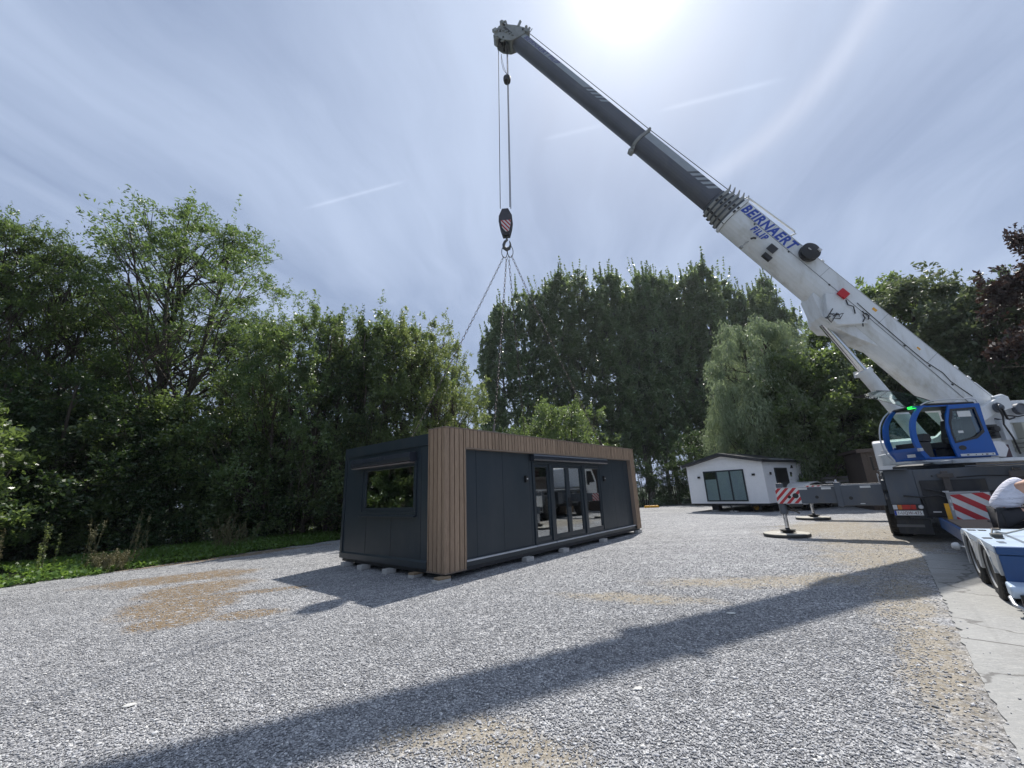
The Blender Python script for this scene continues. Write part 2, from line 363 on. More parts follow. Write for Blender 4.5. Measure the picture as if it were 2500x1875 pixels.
# ------------------------------------------------------------------ ground
def ground_mat():
    m = bpy.data.materials.new('field_soil'); m.use_nodes = True; t = NT(m.node_tree); p = t.n['Principled BSDF']
    tc = t.n.new('ShaderNodeTexCoord'); o = tc.outputs['Object']
    c = t.mix(t.smooth(t.noise(o, .6, 6), .4, .65), (.020, .028, .012), (.045, .075, .022)); t.put(p.inputs['Base Color'], c); p.inputs['Roughness'].default_value = .95
    return m
def blob(t, xy, cx, cy, rx, ry, rot, nz, edge=.35, amp=.9):
    """soft stain with a ragged outline at a fixed place on the ground"""
    v = t.mapping(t.vmath('SUBTRACT', xy, (cx, cy, 0)), rot=(0, 0, -rot)); v = t.vmath('MULTIPLY', v, (1 / rx, 1 / ry, 0))
    d = t.math('ADD', t.vmath('LENGTH', v), t.math('MULTIPLY', t.math('SUBTRACT', nz, .5), amp * 2))
    return t.math('SUBTRACT', 1, t.smooth(d, 1 - edge, 1 + edge))
def gravel_mat():
    m = bpy.data.materials.new('grey_gravel'); m.use_nodes = True; t = NT(m.node_tree); p = t.n['Principled BSDF']
    tc = t.n.new('ShaderNodeTexCoord'); o = tc.outputs['Object']
    wv = t.n.new('ShaderNodeTexNoise'); t.put(wv.inputs['Vector'], o); wv.inputs['Scale'].default_value = 30
    ow = t.vmath('ADD', o, t.vmath('SCALE', t.vmath('SUBTRACT', wv.outputs[1], (.5, .5, .5)), .02))
    def vor(sc, rnd=1.):
        v = t.n.new('ShaderNodeTexVoronoi'); t.put(v.inputs['Vector'], ow); v.inputs['Scale'].default_value = sc; v.inputs['Randomness'].default_value = rnd; return v
    v1 = vor(66); v2 = vor(38); v3 = vor(13)
    s3 = t.n.new('ShaderNodeSeparateColor'); t.put(s3.inputs[0], v3.outputs['Color'])
    s1 = t.n.new('ShaderNodeSeparateColor'); t.put(s1.inputs[0], v1.outputs['Color'])
    s2 = t.n.new('ShaderNodeSeparateColor'); t.put(s2.inputs[0], v2.outputs['Color'])
    g = t.math('ADD', t.math('ADD', t.math('MULTIPLY', s1.outputs[0], .50), t.math('MULTIPLY', s2.outputs[1], .30)), t.math('MULTIPLY', s3.outputs[0], .20))
    gc = t.ramp(g, [(.12, (.10, .102, .108)), (.38, (.22, .222, .23)), (.60, (.36, .362, .37)), (.85, (.60, .60, .60))])
    big = t.noise(o, .35, 5, .6); mid = t.noise(o, 2.3, 5, .6)
    gc = t.mix(1, gc, t.ramp(t.math('ADD', t.math('MULTIPLY', big, .6), t.math('MULTIPLY', mid, .4)), [(.3, .80), (.7, 1.18)]), 'MULTIPLY')
    rut = t.noise(t.mapping(o, rot=(0, 0, R(48)), scale=(.12, 1.6, 1)), 1.0, 4, .55)
    gc = t.mix(1, gc, t.ramp(rut, [(.3, .86), (.7, 1.12)]), 'MULTIPLY')
    n1 = t.noise(o, 1.1, 7, .62); n2 = t.noise(t.mapping(o, loc=(7, 3, 0)), 2.4, 6, .65)
    brk = t.smooth(t.noise(o, 9, 6, .72), .38, .50)
    # worn mossy and sandy patches where the soil shows through
    moss = None
    for b in ((-5.75, 7.3, .80, .95, R(30)), (-5.1, 6.5, .5, .6, 0), (-7.9, 10.0, 1.5, .75, R(25)), (-6.4, 8.7, .9, .9, R(30)), (-4.1, 6.63, .45, .26, R(15)), (-9.6, 13.2, 3.2, .5, R(50)), (-5.0, 8.2, .9, .2, R(18))):
        k = blob(t, o, *b, n1, .25, .75); moss = k if moss is None else t.math('MAXIMUM', moss, k)
    sand = None
    for b in ((1.7, 6.6, 1.0, .28, R(-20)), (3.6, 7.3, 1.4, .35, R(-10)), (4.8, 7.3, 1.1, .4, 0), (9.6, 11.5, 3.6, 1.3, R(50)), (7.4, 8.9, 1.9, .9, R(46)), (5.1, 6.0, 1.7, .33, R(49)), (3.7, 4.2, 1.5, .24, R(49)), (0., 2.95, .35, .25, 0), (-.45, 3.3, .55, .22, 0), (10.5, 14.5, 3.0, 1.2, R(40)), (.2, 1.9, 1., .5, 0)):
        k = blob(t, o, *b, n2, .5, 1.2); sand = k if sand is None else t.math('MAXIMUM', sand, k)
    mc = t.mix(t.noise(o, 26, 4), (.12, .075, .036), (.28, .20, .105)); sc = t.mix(t.noise(o, 30, 4), (.20, .155, .095), (.42, .36, .25))
    moss = t.math('MULTIPLY', moss, t.math('ADD', .75, t.math('MULTIPLY', t.smooth(s1.outputs[2], .25, .6), .25)))
    c = t.mix(t.math('MULTIPLY', t.math('MULTIPLY', moss, brk), .95), gc, mc)
    c = t.mix(t.math('MULTIPLY', t.math('MULTIPLY', sand, t.math('ADD', t.math('MULTIPLY', brk, .75), .15)), .72), c, sc)
    t.put(p.inputs['Base Color'], c); p.inputs['Roughness'].default_value = .85; p.inputs['Specular IOR Level'].default_value = .25
    b = t.n.new('ShaderNodeBump'); b.inputs['Strength'].default_value = .7; b.inputs['Distance'].default_value = .010
    h = t.math('SUBTRACT', t.math('MULTIPLY', s1.outputs[1], .7), t.math('MULTIPLY', v1.outputs['Distance'], 1.6))
    t.put(b.inputs['Height'], h); t.put(p.inputs['Normal'], b.outputs[0]); return m
def concrete_mat():
    m = bpy.data.materials.new('brushed_concrete'); m.use_nodes = True; t = NT(m.node_tree); p = t.n['Principled BSDF']
    tc = t.n.new('ShaderNodeTexCoord'); o = tc.outputs['Object']
    wob_ = t.n.new('ShaderNodeTexNoise'); t.put(wob_.inputs['Vector'], o); wob_.inputs['Scale'].default_value = 2.; wob_.inputs['Detail'].default_value = 5
    c = t.mix(t.noise(o, 1.2, 6, .6), (.22, .22, .212), (.33, .33, .318)); c = t.mix(t.math('MULTIPLY', t.smooth(t.noise(t.mapping(o, rot=(0, 0, R(45)), scale=(1, 7, 1)), 6, 6, .7), .45, .7), .5), c, (.42, .41, .38))
    c = t.mix(t.math('MULTIPLY', t.smooth(t.noise(o, .8, 4), .55, .75), .5), c, (.14, .13, .115))
    c = t.mix(t.math('MULTIPLY', t.smooth(t.noise(o, 34, 5, .7), .5, .72), .45), c, (.47, .465, .45)); c = t.mix(t.math('MULTIPLY', t.smooth(t.noise(t.mapping(o, loc=(5, 5, 0)), 40, 4, .7), .55, .72), .5), c, (.12, .12, .115))
    rotv = t.mapping(o, rot=(0, 0, R(41.6)))
    sx = t.n.new('ShaderNodeSeparateXYZ'); t.put(sx.inputs[0], t.vmath('ADD', rotv, t.vmath('SCALE', t.vmath('SUBTRACT', wob_.outputs[1], (.5, .5, .5)), .03)))
    jy = t.math('ABSOLUTE', t.math('SUBTRACT', t.math('FRACT', t.math('DIVIDE', sx.outputs[1], 4.2)), .5)); c = t.mix(t.math('SUBTRACT', 1, t.smooth(jy, .0015, .004)), c, (.07, .065, .06))
    tm = t.noise(t.mapping(rotv, scale=(2.4, .10, 1)), 1.0, 4, .6); c = t.mix(t.math('MULTIPLY', t.smooth(tm, .55, .72), .35), c, (.12, .118, .11))
    cr = t.n.new('ShaderNodeTexVoronoi'); cr.feature = 'DISTANCE_TO_EDGE'; t.put(cr.inputs['Vector'], t.vmath('ADD', o, t.vmath('SCALE', wob_.outputs[1], .5))); cr.inputs['Scale'].default_value = .45
    c = t.mix(t.math('MULTIPLY', t.math('SUBTRACT', 1, t.smooth(cr.outputs['Distance'], .002, .008)), .7), c, (.08, .075, .07))
    t.put(p.inputs['Base Color'], c); p.inputs['Roughness'].default_value = .8
    b = t.n.new('ShaderNodeBump'); b.inputs['Strength'].default_value = .5; b.inputs['Distance'].default_value = .006; t.put(b.inputs['Height'], t.noise(o, 55, 5, .7)); t.put(p.inputs['Normal'], b.outputs[0]); return m
M_GRAVEL = gravel_mat(); M_CONC = concrete_mat(); M_SOIL = ground_mat()
tag(MB().sheet([(-700, -500, -.03), (800, -500, -.03), (800, 900, -.03), (-700, 900, -.03)]).build('ground', M_SOIL), kind='structure')
rng = np.random.default_rng(5)
EDGE = [(-14.5, -12), (-13.6, 0), (-12.4, 7), (-11.6, 10.2), (-9.9, 13.2), (-8.2, 16.2), (-6.5, 19), (-2.5, 24), (3.0, 29.2), (9.0, 33.0), (16, 37), (30, 41)]
def ragged(pts, amp, step):
    out = []
    for a, b in zip(pts[:-1], pts[1:]):
        n = max(1, int(math.dist(a, b) / step))
        for i in range(n):
            t = i / n; out.append((a[0] + (b[0] - a[0]) * t + rng.normal() * amp, a[1] + (b[1] - a[1]) * t + rng.normal() * amp))
    return out + [pts[-1]]
edge_r = ragged(EDGE, .07, .35)
gp_ = [(x, y, 0) for x, y in edge_r] + [(45, 30, 0), (45, -12, 0)]
tag(MB().sheet(gp_).build('gravel_yard', M_GRAVEL), kind='structure')
cdir = Vector((.664, .747, 0)); cl_ = Vector((.747, -.664, 0)); c0 = Vector((7.66, 8.26, 0)) + cdir * 1.1
ce = []
k = 0.
while k < 16.2: ce.append(c0 - cdir * k + cl_ * float(rng.normal() * .007 + (.03 if rng.random() < .08 else 0))); k += .09
poly = [(p.x, p.y) for p in ce]; q = c0 - cdir * 16.2 + cl_ * 20; q2 = c0 + cl_ * 20
poly += [(q.x, q.y), (q2.x, q2.y)]
tag(MB().prism(poly, -.05, .016, 'Z').build('concrete_pavement', M_CONC), kind='structure')

# loose stones in front of the camera (real pebbles, one mesh)
def stones():
    N = 380000
    y = 1.9 + 11.5 * rng.random(N) ** 1.75; x = (rng.random(N) * 2 - 1) * (1.36 * y + .9)
    rel = (x - c0.x) * cl_.x + (y - c0.y) * cl_.y
    thin = np.clip((-rel - .12) / .55, .16, 1)        # fewer stones where soil shows: along the slab and on the worn patches
    for cx, cy, rx, ry, a in ((-5.75, 7.3, .8, .95, 30), (-5.1, 6.5, .5, .6, 0), (-7.9, 10., 1.5, .75, 25), (-6.4, 8.7, .9, .9, 30), (-4.1, 6.63, .5, .17, 15), (1.7, 6.6, 1., .28, -20), (3.6, 7.3, 1.4, .35, -10), (4.8, 7.3, 1.1, .4, 0), (7.4, 8.9, 1.9, .9, 46), (-.45, 3.3, .55, .22, 0), (0., 2.95, .35, .25, 0)):
        c_, s_ = math.cos(R(a)), math.sin(R(a)); u = ((x - cx) * c_ + (y - cy) * s_) / rx; v = (-(x - cx) * s_ + (y - cy) * c_) / ry; thin = np.minimum(thin, np.clip(np.hypot(u, v) + rng.normal(0, .25, N) - .25, .25, 1))
    keep = (rng.random(N) < thin) & (rel < np.where(rng.random(N) < .10, .02 + .22 * rng.random(N) ** 2, -.03)) & (x > -11) & (rng.random(N) < np.clip((13.4 - y) / 6.5, 0, 1) ** .8); x = x[keep]; y = y[keep]; N = len(x)
    base = np.array([[-1, -.6, -.5], [.9, -.8, -.5], [1, .7, -.5], [-.7, .9, -.5], [-.6, -.5, .5], [.7, -.4, .35], [.5, .6, .55], [-.5, .4, .45]])
    s = .0036 + .0064 * rng.random(N) ** 1.5; s = s * np.where(rng.random(N) < .03, 1.7, 1)
    V = base[None] * (1 + rng.uniform(-.25, .25, (N, 8, 3))) * s[:, None, None] * np.array([1.25, .85, .6])
    a = rng.random(N) * 2 * PI; tx = rng.normal(0, .35, N); ca, sa = np.cos(a), np.sin(a); ct, st = np.cos(tx), np.sin(tx)
    Y = V[..., 1] * ct[:, None] - V[..., 2] * st[:, None]; Z = V[..., 1] * st[:, None] + V[..., 2] * ct[:, None]; X = V[..., 0]
    P = np.stack([X * ca[:, None] - Y * sa[:, None] + x[:, None], X * sa[:, None] + Y * ca[:, None] + y[:, None], Z + (s * .25)[:, None] + .003 + np.where(rel[keep] > -.01, .016, 0)[:, None]], -1).reshape(-1, 3)
    F = np.array([[0, 3, 2, 1], [4, 5, 6, 7], [0, 1, 5, 4], [1, 2, 6, 5], [2, 3, 7, 6], [3, 0, 4, 7]])
    F = (F[None] + (np.arange(N) * 8)[:, None, None]).reshape(-1, 4)
    return P, F
def np_mesh(name, P, F, m, parent=None):
    me = bpy.data.meshes.new(name); n = F.shape[1]
    me.vertices.add(len(P)); me.vertices.foreach_set('co', np.ascontiguousarray(P, dtype=np.float32).ravel())
    me.loops.add(F.size); me.loops.foreach_set('vertex_index', np.ascontiguousarray(F, dtype=np.int32).ravel())
    me.polygons.add(len(F)); me.polygons.foreach_set('loop_start', np.arange(0, F.size, n, dtype=np.int32)); me.polygons.foreach_set('loop_total', np.full(len(F), n, dtype=np.int32))
    me.update(calc_edges=True); me.materials.append(m)
    o = bpy.data.objects.new(name, me); col.objects.link(o)
    if parent: o.parent = parent
    return o
def stone_mat():
    m = bpy.data.materials.new('loose_stone'); m.use_nodes = True; t = NT(m.node_tree); p = t.n['Principled BSDF']
    geo = t.n.new('ShaderNodeNewGeometry'); tc = t.n.new('ShaderNodeTexCoord')
    c = t.ramp(geo.outputs['Random Per Island'], [(0., (.19, .192, .198)), (.35, (.30, .302, .31)), (.7, (.41, .41, .42)), (.93, (.60, .60, .60)), (1., (.74, .72, .68))])
    t.put(p.inputs['Base Color'], c); p.inputs['Roughness'].default_value = .8; p.inputs['Specular IOR Level'].default_value = .3; return m
M_STONE = stone_mat()
P, F = stones(); tag(np_mesh('gravel_stones', P, F, M_STONE), 'loose grey gravel stones lying over the yard', kind='stuff')
def big_stone(x, y, s, label, m=None, group=None, rot=.3):
    prof = [(.0, 0), (.7, .05), (1, .25), (.85, .5), (.3, .62)]
    b = MB(); b.lathe([(r * s, h * s * .8) for r, h in prof], 9)
    random.seed(int(x * 100)); b.v = [(p[0] * (1.35 + random.uniform(-.1, .1)), p[1] * (.8 + random.uniform(-.12, .12)), p[2]) for p in b.v]
    o = b.build('stone', mat('pale_stone', (.62, .61, .57), .7, var=.12, vscale=20, bump=.3), loc=(x, y, .004), rz=rot, smooth=True); tag(o, label, 'stone'); return o
big_stone(.92, 3.81, .030, 'single flat white stone on the open gravel below the shadow band')
big_stone(2.63, 5.65, .040, 'pale stone lying inside the dark shadow band on gravel', rot=-.2)
big_stone(-3.32, 3.9, .035, 'large white stone on gravel near the lower left corner', rot=.5)

# ------------------------------------------------------------------ plants
def leaf_cloud(rs, C, rad, per, size, flat=.8, droop=0., asp=.45, up=.35, spray=True):
    """C clump centres (n,3), rad (n,), per leaves each -> vertices, faces of pointed leaves"""
    n = len(C); idx = np.repeat(np.arange(n), per); N = len(idx)
    d = rs.normal(size=(N, 3)); d /= np.linalg.norm(d, axis=1)[:, None]
    tw = None
    if spray and not droop:      # leaves sit along short twigs that fan out from each clump
        nt = max(2, per // 9); dt = rs.normal(size=(n, nt, 3)); dt[..., 2] += .35; cr = C.copy(); cr[:, 2] = 0; cr /= np.linalg.norm(cr, axis=1)[:, None] + 1e-6
        dt += cr[:, None] * .5; dt /= np.linalg.norm(dt, axis=2)[..., None]; tw = rs.integers(nt, size=N); d = dt[idx, tw]
    rr = rs.random(N) ** .45
    off = d * (rr * rad[idx])[:, None]; off[:, 2] *= flat
    if tw is not None: off += rs.normal(size=(N, 3)) * size * .42; off[:, 2] -= (rr * rr * rad[idx]) * .22
    if droop: off[:, 2] -= droop * rs.random(N) ** 1.5 * rad[idx] * 2
    c = C[idx] + off
    ax = d * .6 + rs.normal(size=(N, 3)) * .6
    if droop: ax[:, 2] -= 1.8
    ax /= np.linalg.norm(ax, axis=1)[:, None]
    nm = rs.normal(size=(N, 3)); nm[:, 2] += up * 2; sd_ = np.cross(ax, nm); sd_ /= np.linalg.norm(sd_, axis=1)[:, None] + 1e-9
    L = size * rs.uniform(.6, 1.35, N); W = L * asp
    P = np.stack([c - ax * (L / 2)[:, None], c + sd_ * (W / 2)[:, None] , c + ax * (L / 2)[:, None], c - sd_ * (W / 2)[:, None]], 1)
    nn = np.cross(ax, sd_); P[:, 1] += nn * (W * .18)[:, None]; P[:, 3] += nn * (W * .18)[:, None]
    return P.reshape(-1, 3), np.arange(N * 4).reshape(-1, 4)

def crown_points(rs, h0, h1, prof, n, inner=.35, skew=(0, 0), aspect=1.):
    t = rs.random(n) ** .9; az = rs.random(n) * 2 * PI
    rm = prof(t); fr = inner + (1 - inner) * rs.random(n) ** .55
    r = rm * fr * (1 + .16 * np.sin(az * 3 + t * 5))
    return np.stack([r * np.cos(az) + skew[0] * t, r * np.sin(az) * aspect + skew[1] * t, h0 + (h1 - h0) * t], 1), t, fr

def trunk_mesh(rs, C, sel, h1, r0, base_pts, rise=.5, multi=1, lean=(0, 0), barkr=.012):
    b = MB(); stems = []
    for k in range(multi):
        a = 2 * PI * k / multi + rs.random(); sp = 0 if multi == 1 else rs.uniform(.5, 1.1)
        pts = []; rr = []
        nseg = 7; wob = rs.normal(size=(nseg + 1, 2)) * .06 * (h1 / 8)
        for i in range(nseg + 1):
            t = i / nseg; pts.append(Vector((math.cos(a) * sp * (.25 + t * 1.1) * (multi > 1) + lean[0] * t + wob[i][0] * t, math.sin(a) * sp * (.25 + t * 1.1) * (multi > 1) + lean[1] * t + wob[i][1] * t, h1 * .93 * t - .1 * (i == 0)))); rr.append(r0 * (1 - .88 * t) + barkr)
        b.tube(pts, rr, 8); stems.append(pts)
    for i in sel:
        c = Vector(C[i]); st = stems[rs.integers(len(stems))]; zt = max(.6, c.z - (c.xy.length) * rise - .3)
        f = min(max(zt / (h1 * .93), .08), .97) * (len(st) - 1); k = int(f); p0 = st[k].lerp(st[min(k + 1, len(st) - 1)], f - k)
        L = (c - p0).length; rad = max(.010, min(r0 * .34, .013 * L + .005))
        m1 = p0.lerp(c, .35) + Vector(rs.normal(size=3)) * .05 * L - Vector((0, 0, .04 * L)); m2 = p0.lerp(c, .7) + Vector(rs.normal(size=3)) * .05 * L
        b.tube([p0, m1, m2, c], [rad, rad * .72, rad * .45, .006], 5, caps=False)
        for q in range(3):
            e = c + Vector(rs.normal(size=3)) * .35; b.tube([m2, m2.lerp(e, .5) + Vector(rs.normal(size=3)) * .06, e], [rad * .4, rad * .25, .004], 4, caps=False)
    return b

PROTO = {}
def proto(kind, seed):
    """crown arrays + trunk builder for one species; shared by all its copies"""
    key = (kind, seed)
    if key in PROTO: return PROTO[key]
    rs = np.random.default_rng(hash(kind) % 1000 if False else sum(map(ord, kind)) * 7 + seed)
    S = dict(
        ash=dict(h0=3.6, h1=14, prof=lambda t: 3.9 * np.sqrt(np.clip(1 - (t * 1.0 - .35) ** 2 / .48, .05, 1)), n=290, rad=(.45, .95), per=200, size=.122, flat=.8, inner=.15, asp=.36, r0=.13, multi=3, nb=130, up=.5, shoots=30),
        small=dict(h0=1.2, h1=9, prof=lambda t: 2.3 * np.sqrt(np.clip(1 - (t - .35) ** 2 / .5, .04, 1)), n=150, rad=(.28, .65), per=190, size=.10, flat=1.1, inner=.2, asp=.5, r0=.075, multi=4, nb=90, up=.3, shoots=140),
        bush=dict(h0=.1, h1=4.6, prof=lambda t: 2.2 * np.sqrt(np.clip(1 - t ** 2 * .85, .05, 1)), n=120, rad=(.35, .75), per=260, size=.082, flat=.9, inner=.3, asp=.55, r0=.05, multi=5, nb=30, up=.4, shoots=60),
        shrub=dict(h0=.3, h1=4.2, prof=lambda t: 1.7 * np.sqrt(np.clip(1 - (t - .3) ** 2 / .6, .05, 1)), n=70, rad=(.3, .6), per=170, size=.15, flat=.7, inner=.35, asp=.5, r0=.05, multi=5, nb=40, up=.8),
        poplar=dict(h0=4.2, h1=25, prof=lambda t: 2.1 * np.clip(.75 + t, 0, 1) * np.clip(1.45 - t * .92, .2, 1), n=270, rad=(.3, .95), per=80, size=.235, flat=1.35, inner=.2, asp=.75, r0=.22, multi=1, nb=120, up=.2, shoots=70),
        willow=dict(h0=2.2, h1=12, prof=lambda t: 3.3 * np.sqrt(np.clip(1 - (t - .35) ** 2 / .44, .05, 1)), n=150, rad=(.5, .95), per=300, size=.22, flat=.8, inner=.45, asp=.2, r0=.3, multi=2, nb=50, up=.2, droop=.9),
        round=dict(h0=1.2, h1=9, prof=lambda t: 3.2 * np.sqrt(np.clip(1 - (t - .4) ** 2 / .4, .05, 1)), n=140, rad=(.5, .95), per=220, size=.19, flat=.75, inner=.35, asp=.5, r0=.2, multi=1, nb=50, up=.4),
        sparse=dict(h0=5.5, h1=13, prof=lambda t: 2.6 * np.sqrt(np.clip(1 - (t - .5) ** 2 / .35, .05, 1)), n=55, rad=(.35, .8), per=110, size=.16, flat=.5, inner=.3, asp=.4, r0=.16, multi=1, nb=55, up=.4),
    )[kind]
    C, t, fr = crown_points(rs, S['h0'], S['h1'], S['prof'], S['n'], S['inner'])
    C += rs.normal(size=C.shape) * .2
    rad = rs.uniform(*S['rad'], len(C)) * (1 - .35 * t)
    per = S['per']
    P, F = leaf_cloud(rs, C, rad, per, S['size'], S['flat'], S.get('droop', 0), S['asp'], S['up'])
    # loose outer sprays so the outline is uneven
    k = rs.choice(len(C), len(C) // 2, replace=False); out = C[k] * np.array([1.12, 1.12, 1.0]) + np.array([0, 0, .35 if not S.get('droop') else 0]) + rs.normal(size=(len(k), 3)) * .3
    P2, F2 = leaf_cloud(rs, out, rad[k] * .6, max(12, per // 6), S['size'], 1.3, S.get('droop', 0), S['asp'], S['up'])
    P = np.concatenate([P, P2]); F = np.concatenate([F, F2 + len(P) - len(P2)])
    if S.get('shoots'):      # upright leafy twigs standing out of the crown
        m = S['shoots']; wgt = (t + .25) * (fr + .1); k = rs.choice(len(C), m, p=wgt / wgt.sum()); L = S['h1'] * .085 * rs.uniform(.5, 1.3, m)
        out = C[k] * np.array([1.04, 1.04, 1]); dv = np.stack([out[:, 0] * .12, out[:, 1] * .12, np.ones(m)], 1) + rs.normal(size=(m, 3)) * .12; q = np.linspace(.15, 1, 9)
        pts = (out[:, None] + dv[:, None] * (q[None, :, None] * L[:, None, None])).reshape(-1, 3); rr_ = np.tile(.16 * (1.15 - q) + .03, m)
        P3, F3 = leaf_cloud(rs, pts, rr_, 5, S['size'] * .9, 1.2, 0, S['asp'], S['up'], False); P = np.concatenate([P, P3]); F = np.concatenate([F, F3 + len(P) - len(P3)])
    sel = rs.choice(len(C), min(S['nb'], len(C)), replace=False)
    tb = trunk_mesh(rs, C, sel, S['h1'], S['r0'], None, multi=S['multi'], rise={'poplar': 1.3, 'ash': 1.25, 'small': 1.2}.get(kind, .7))
    PROTO[key] = dict(P=P, F=F, tb=tb, h=S['h1'], crown={}, trunk={}); return PROTO[key]
def tree(name, kind, seed, leaf, x, y, h, wide=1., rz=None, bark=None, label='', cat='tree', group=None, sx=None, z=-.05):
    pr = proto(kind, seed); s = h / pr['h']; bark = bark or M_BARK
    root = empty(name, (x, y, z), random.random() * 6.28 if rz is None else rz, label, cat, group)
    root.scale = (s * wide, s * (sx or wide), s)
    if leaf.name not in pr['crown']:
        o = np_mesh('crown', pr['P'], pr['F'], leaf, root); pr['crown'][leaf.name] = o.data
    else:
        o = bpy.data.objects.new('crown', pr['crown'][leaf.name]); col.objects.link(o); o.parent = root
    if bark.name not in pr['trunk']:
        o = pr['tb'].build('trunk', bark, root, smooth=False); pr['trunk'][bark.name] = o.data
    else:
        o = bpy.data.objects.new('trunk', pr['trunk'][bark.name]); col.objects.link(o); o.parent = root
    return root
def pol(a, d): a = R(a); return d * math.sin(a), d * math.cos(a)
random.seed(3)
# tall airy trees on the left
ASHES = [(-62.5, 24, 15.5, 1.0, 0, 'tall airy tree at the left edge of the photo, cut by the frame'),
         (-55.8, 23, 14.4, .85, 0, 'airy tree with bare forked limbs, second from the left edge'),
         (-50.5, 24.5, 14.2, .9, 0, 'airy tree with a feathery top just left of the tallest one'),
         (-41.6, 23.0, 17.6, 1.05, 1, 'broadest of the tall airy trees, its forked limbs against open sky'),
         (-35.5, 25.0, 13.6, .8, 0, 'light green airy tree where the tall group steps down to the hedge'),
         (-46.8, 28, 14.6, .9, 1, 'darker tall tree standing behind the gap of the airy trees')]
for a, d, h, wd, sdx, lb in ASHES:
    x, y = pol(a, d + 2.5); tree('ash_tree', 'ash', sdx, L_ASH, x, y, h * .93, wd * 1.15, label=lb, group='tall airy trees on the left')
SM = [(-31.5, 21.5, 9.9, 0, L_HEDGE, 'hedge tree below the tall airy group, dark and dense'),
      (-27.6, 21, 10.4, 1, L_HEDGE, 'slim upright hedge tree with a pointed top in the middle of the left hedge'),
      (-23.8, 21.5, 10.2, 0, L_DARK, 'dark hedge tree with upright twigs left of the black cabin'),
      (-20.2, 20.5, 10.1, 1, L_HEDGE, 'hedge tree rising above the roof at the left end of the black cabin'),
      (-16.8, 21, 10.6, 0, L_HEDGE, 'tall leafy hedge tree behind the left end of the cabin'),
      (-13.2, 20.5, 10.2, 1, L_PALE, 'yellow-green hedge tree crossed by the left lifting chain'),
      (-10.2, 21, 9.5, 0, L_PALE, 'last yellow-green hedge tree beside the gap of sky left of the chains'),
      (-8.2, 24, 7.6, 1, L_PALE, 'low yellow-green tree just behind the cabin roof below the hook')]
for a, d, h, sdx, lf, lb in SM:
    x, y = pol(a, d); tree('hedge_tree', 'small', sdx, lf, x, y, h, 1.0, label=lb, group='hedge trees left of and behind the black cabin')
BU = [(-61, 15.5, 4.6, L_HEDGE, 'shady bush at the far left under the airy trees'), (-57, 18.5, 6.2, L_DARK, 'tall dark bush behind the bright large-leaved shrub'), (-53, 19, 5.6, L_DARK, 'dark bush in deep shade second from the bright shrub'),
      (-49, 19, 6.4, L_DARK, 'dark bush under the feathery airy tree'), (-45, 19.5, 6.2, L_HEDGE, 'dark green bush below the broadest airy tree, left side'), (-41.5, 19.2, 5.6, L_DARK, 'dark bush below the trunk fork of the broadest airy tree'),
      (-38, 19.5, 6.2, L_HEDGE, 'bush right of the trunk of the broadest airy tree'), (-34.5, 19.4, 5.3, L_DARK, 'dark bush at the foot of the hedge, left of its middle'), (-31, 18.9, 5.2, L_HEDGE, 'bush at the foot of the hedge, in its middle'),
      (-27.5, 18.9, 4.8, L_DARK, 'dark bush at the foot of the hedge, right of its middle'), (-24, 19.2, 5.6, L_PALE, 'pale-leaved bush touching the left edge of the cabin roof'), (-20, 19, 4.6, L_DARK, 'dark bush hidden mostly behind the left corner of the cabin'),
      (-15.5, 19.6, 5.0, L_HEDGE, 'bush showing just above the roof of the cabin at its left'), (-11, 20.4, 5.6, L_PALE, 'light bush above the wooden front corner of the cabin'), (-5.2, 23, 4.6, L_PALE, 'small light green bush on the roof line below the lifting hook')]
for i, (a, d, h, lf, lb) in enumerate(BU):
    x, y = pol(a, d + 4.2); tree('hedge_bush', 'bush', i % 2, lf, x, y, h * 1.0, 1.25, label=lb, cat='bush', group='bushes along the foot of the left hedge')
for i, (a, d, h, lb) in enumerate([(-59.0, 18.2, 5.2, 'bright shrub with large pale leaves at the left edge of the photo'), (-54.6, 19.6, 3.8, 'lower bright shrub with large leaves right of the first one')]):
    x, y = pol(a, d); tree('large_leaved_shrub', 'shrub', i, L_HEDGE, x, y, h, 1.0, label=lb, cat='shrub')
# trees further left and behind the viewer's left shoulder (mirrored in the end window)
for i, (x, y, h) in enumerate([(-18, 7.5, 9.5), (-18.5, 3.5, 10.5), (-19, -.5, 10), (-19.5, -4.5, 11)]):
    tree('hedge_tree', 'small', i % 2, L_HEDGE, x, y, h, 1.2, label='hedge tree outside the left edge of the photo, %s' % ('nearest the bright shrub', 'second beyond the bright shrub', 'third beyond the bright shrub', 'farthest beyond the bright shrub')[i], group='hedge trees beyond the left edge')
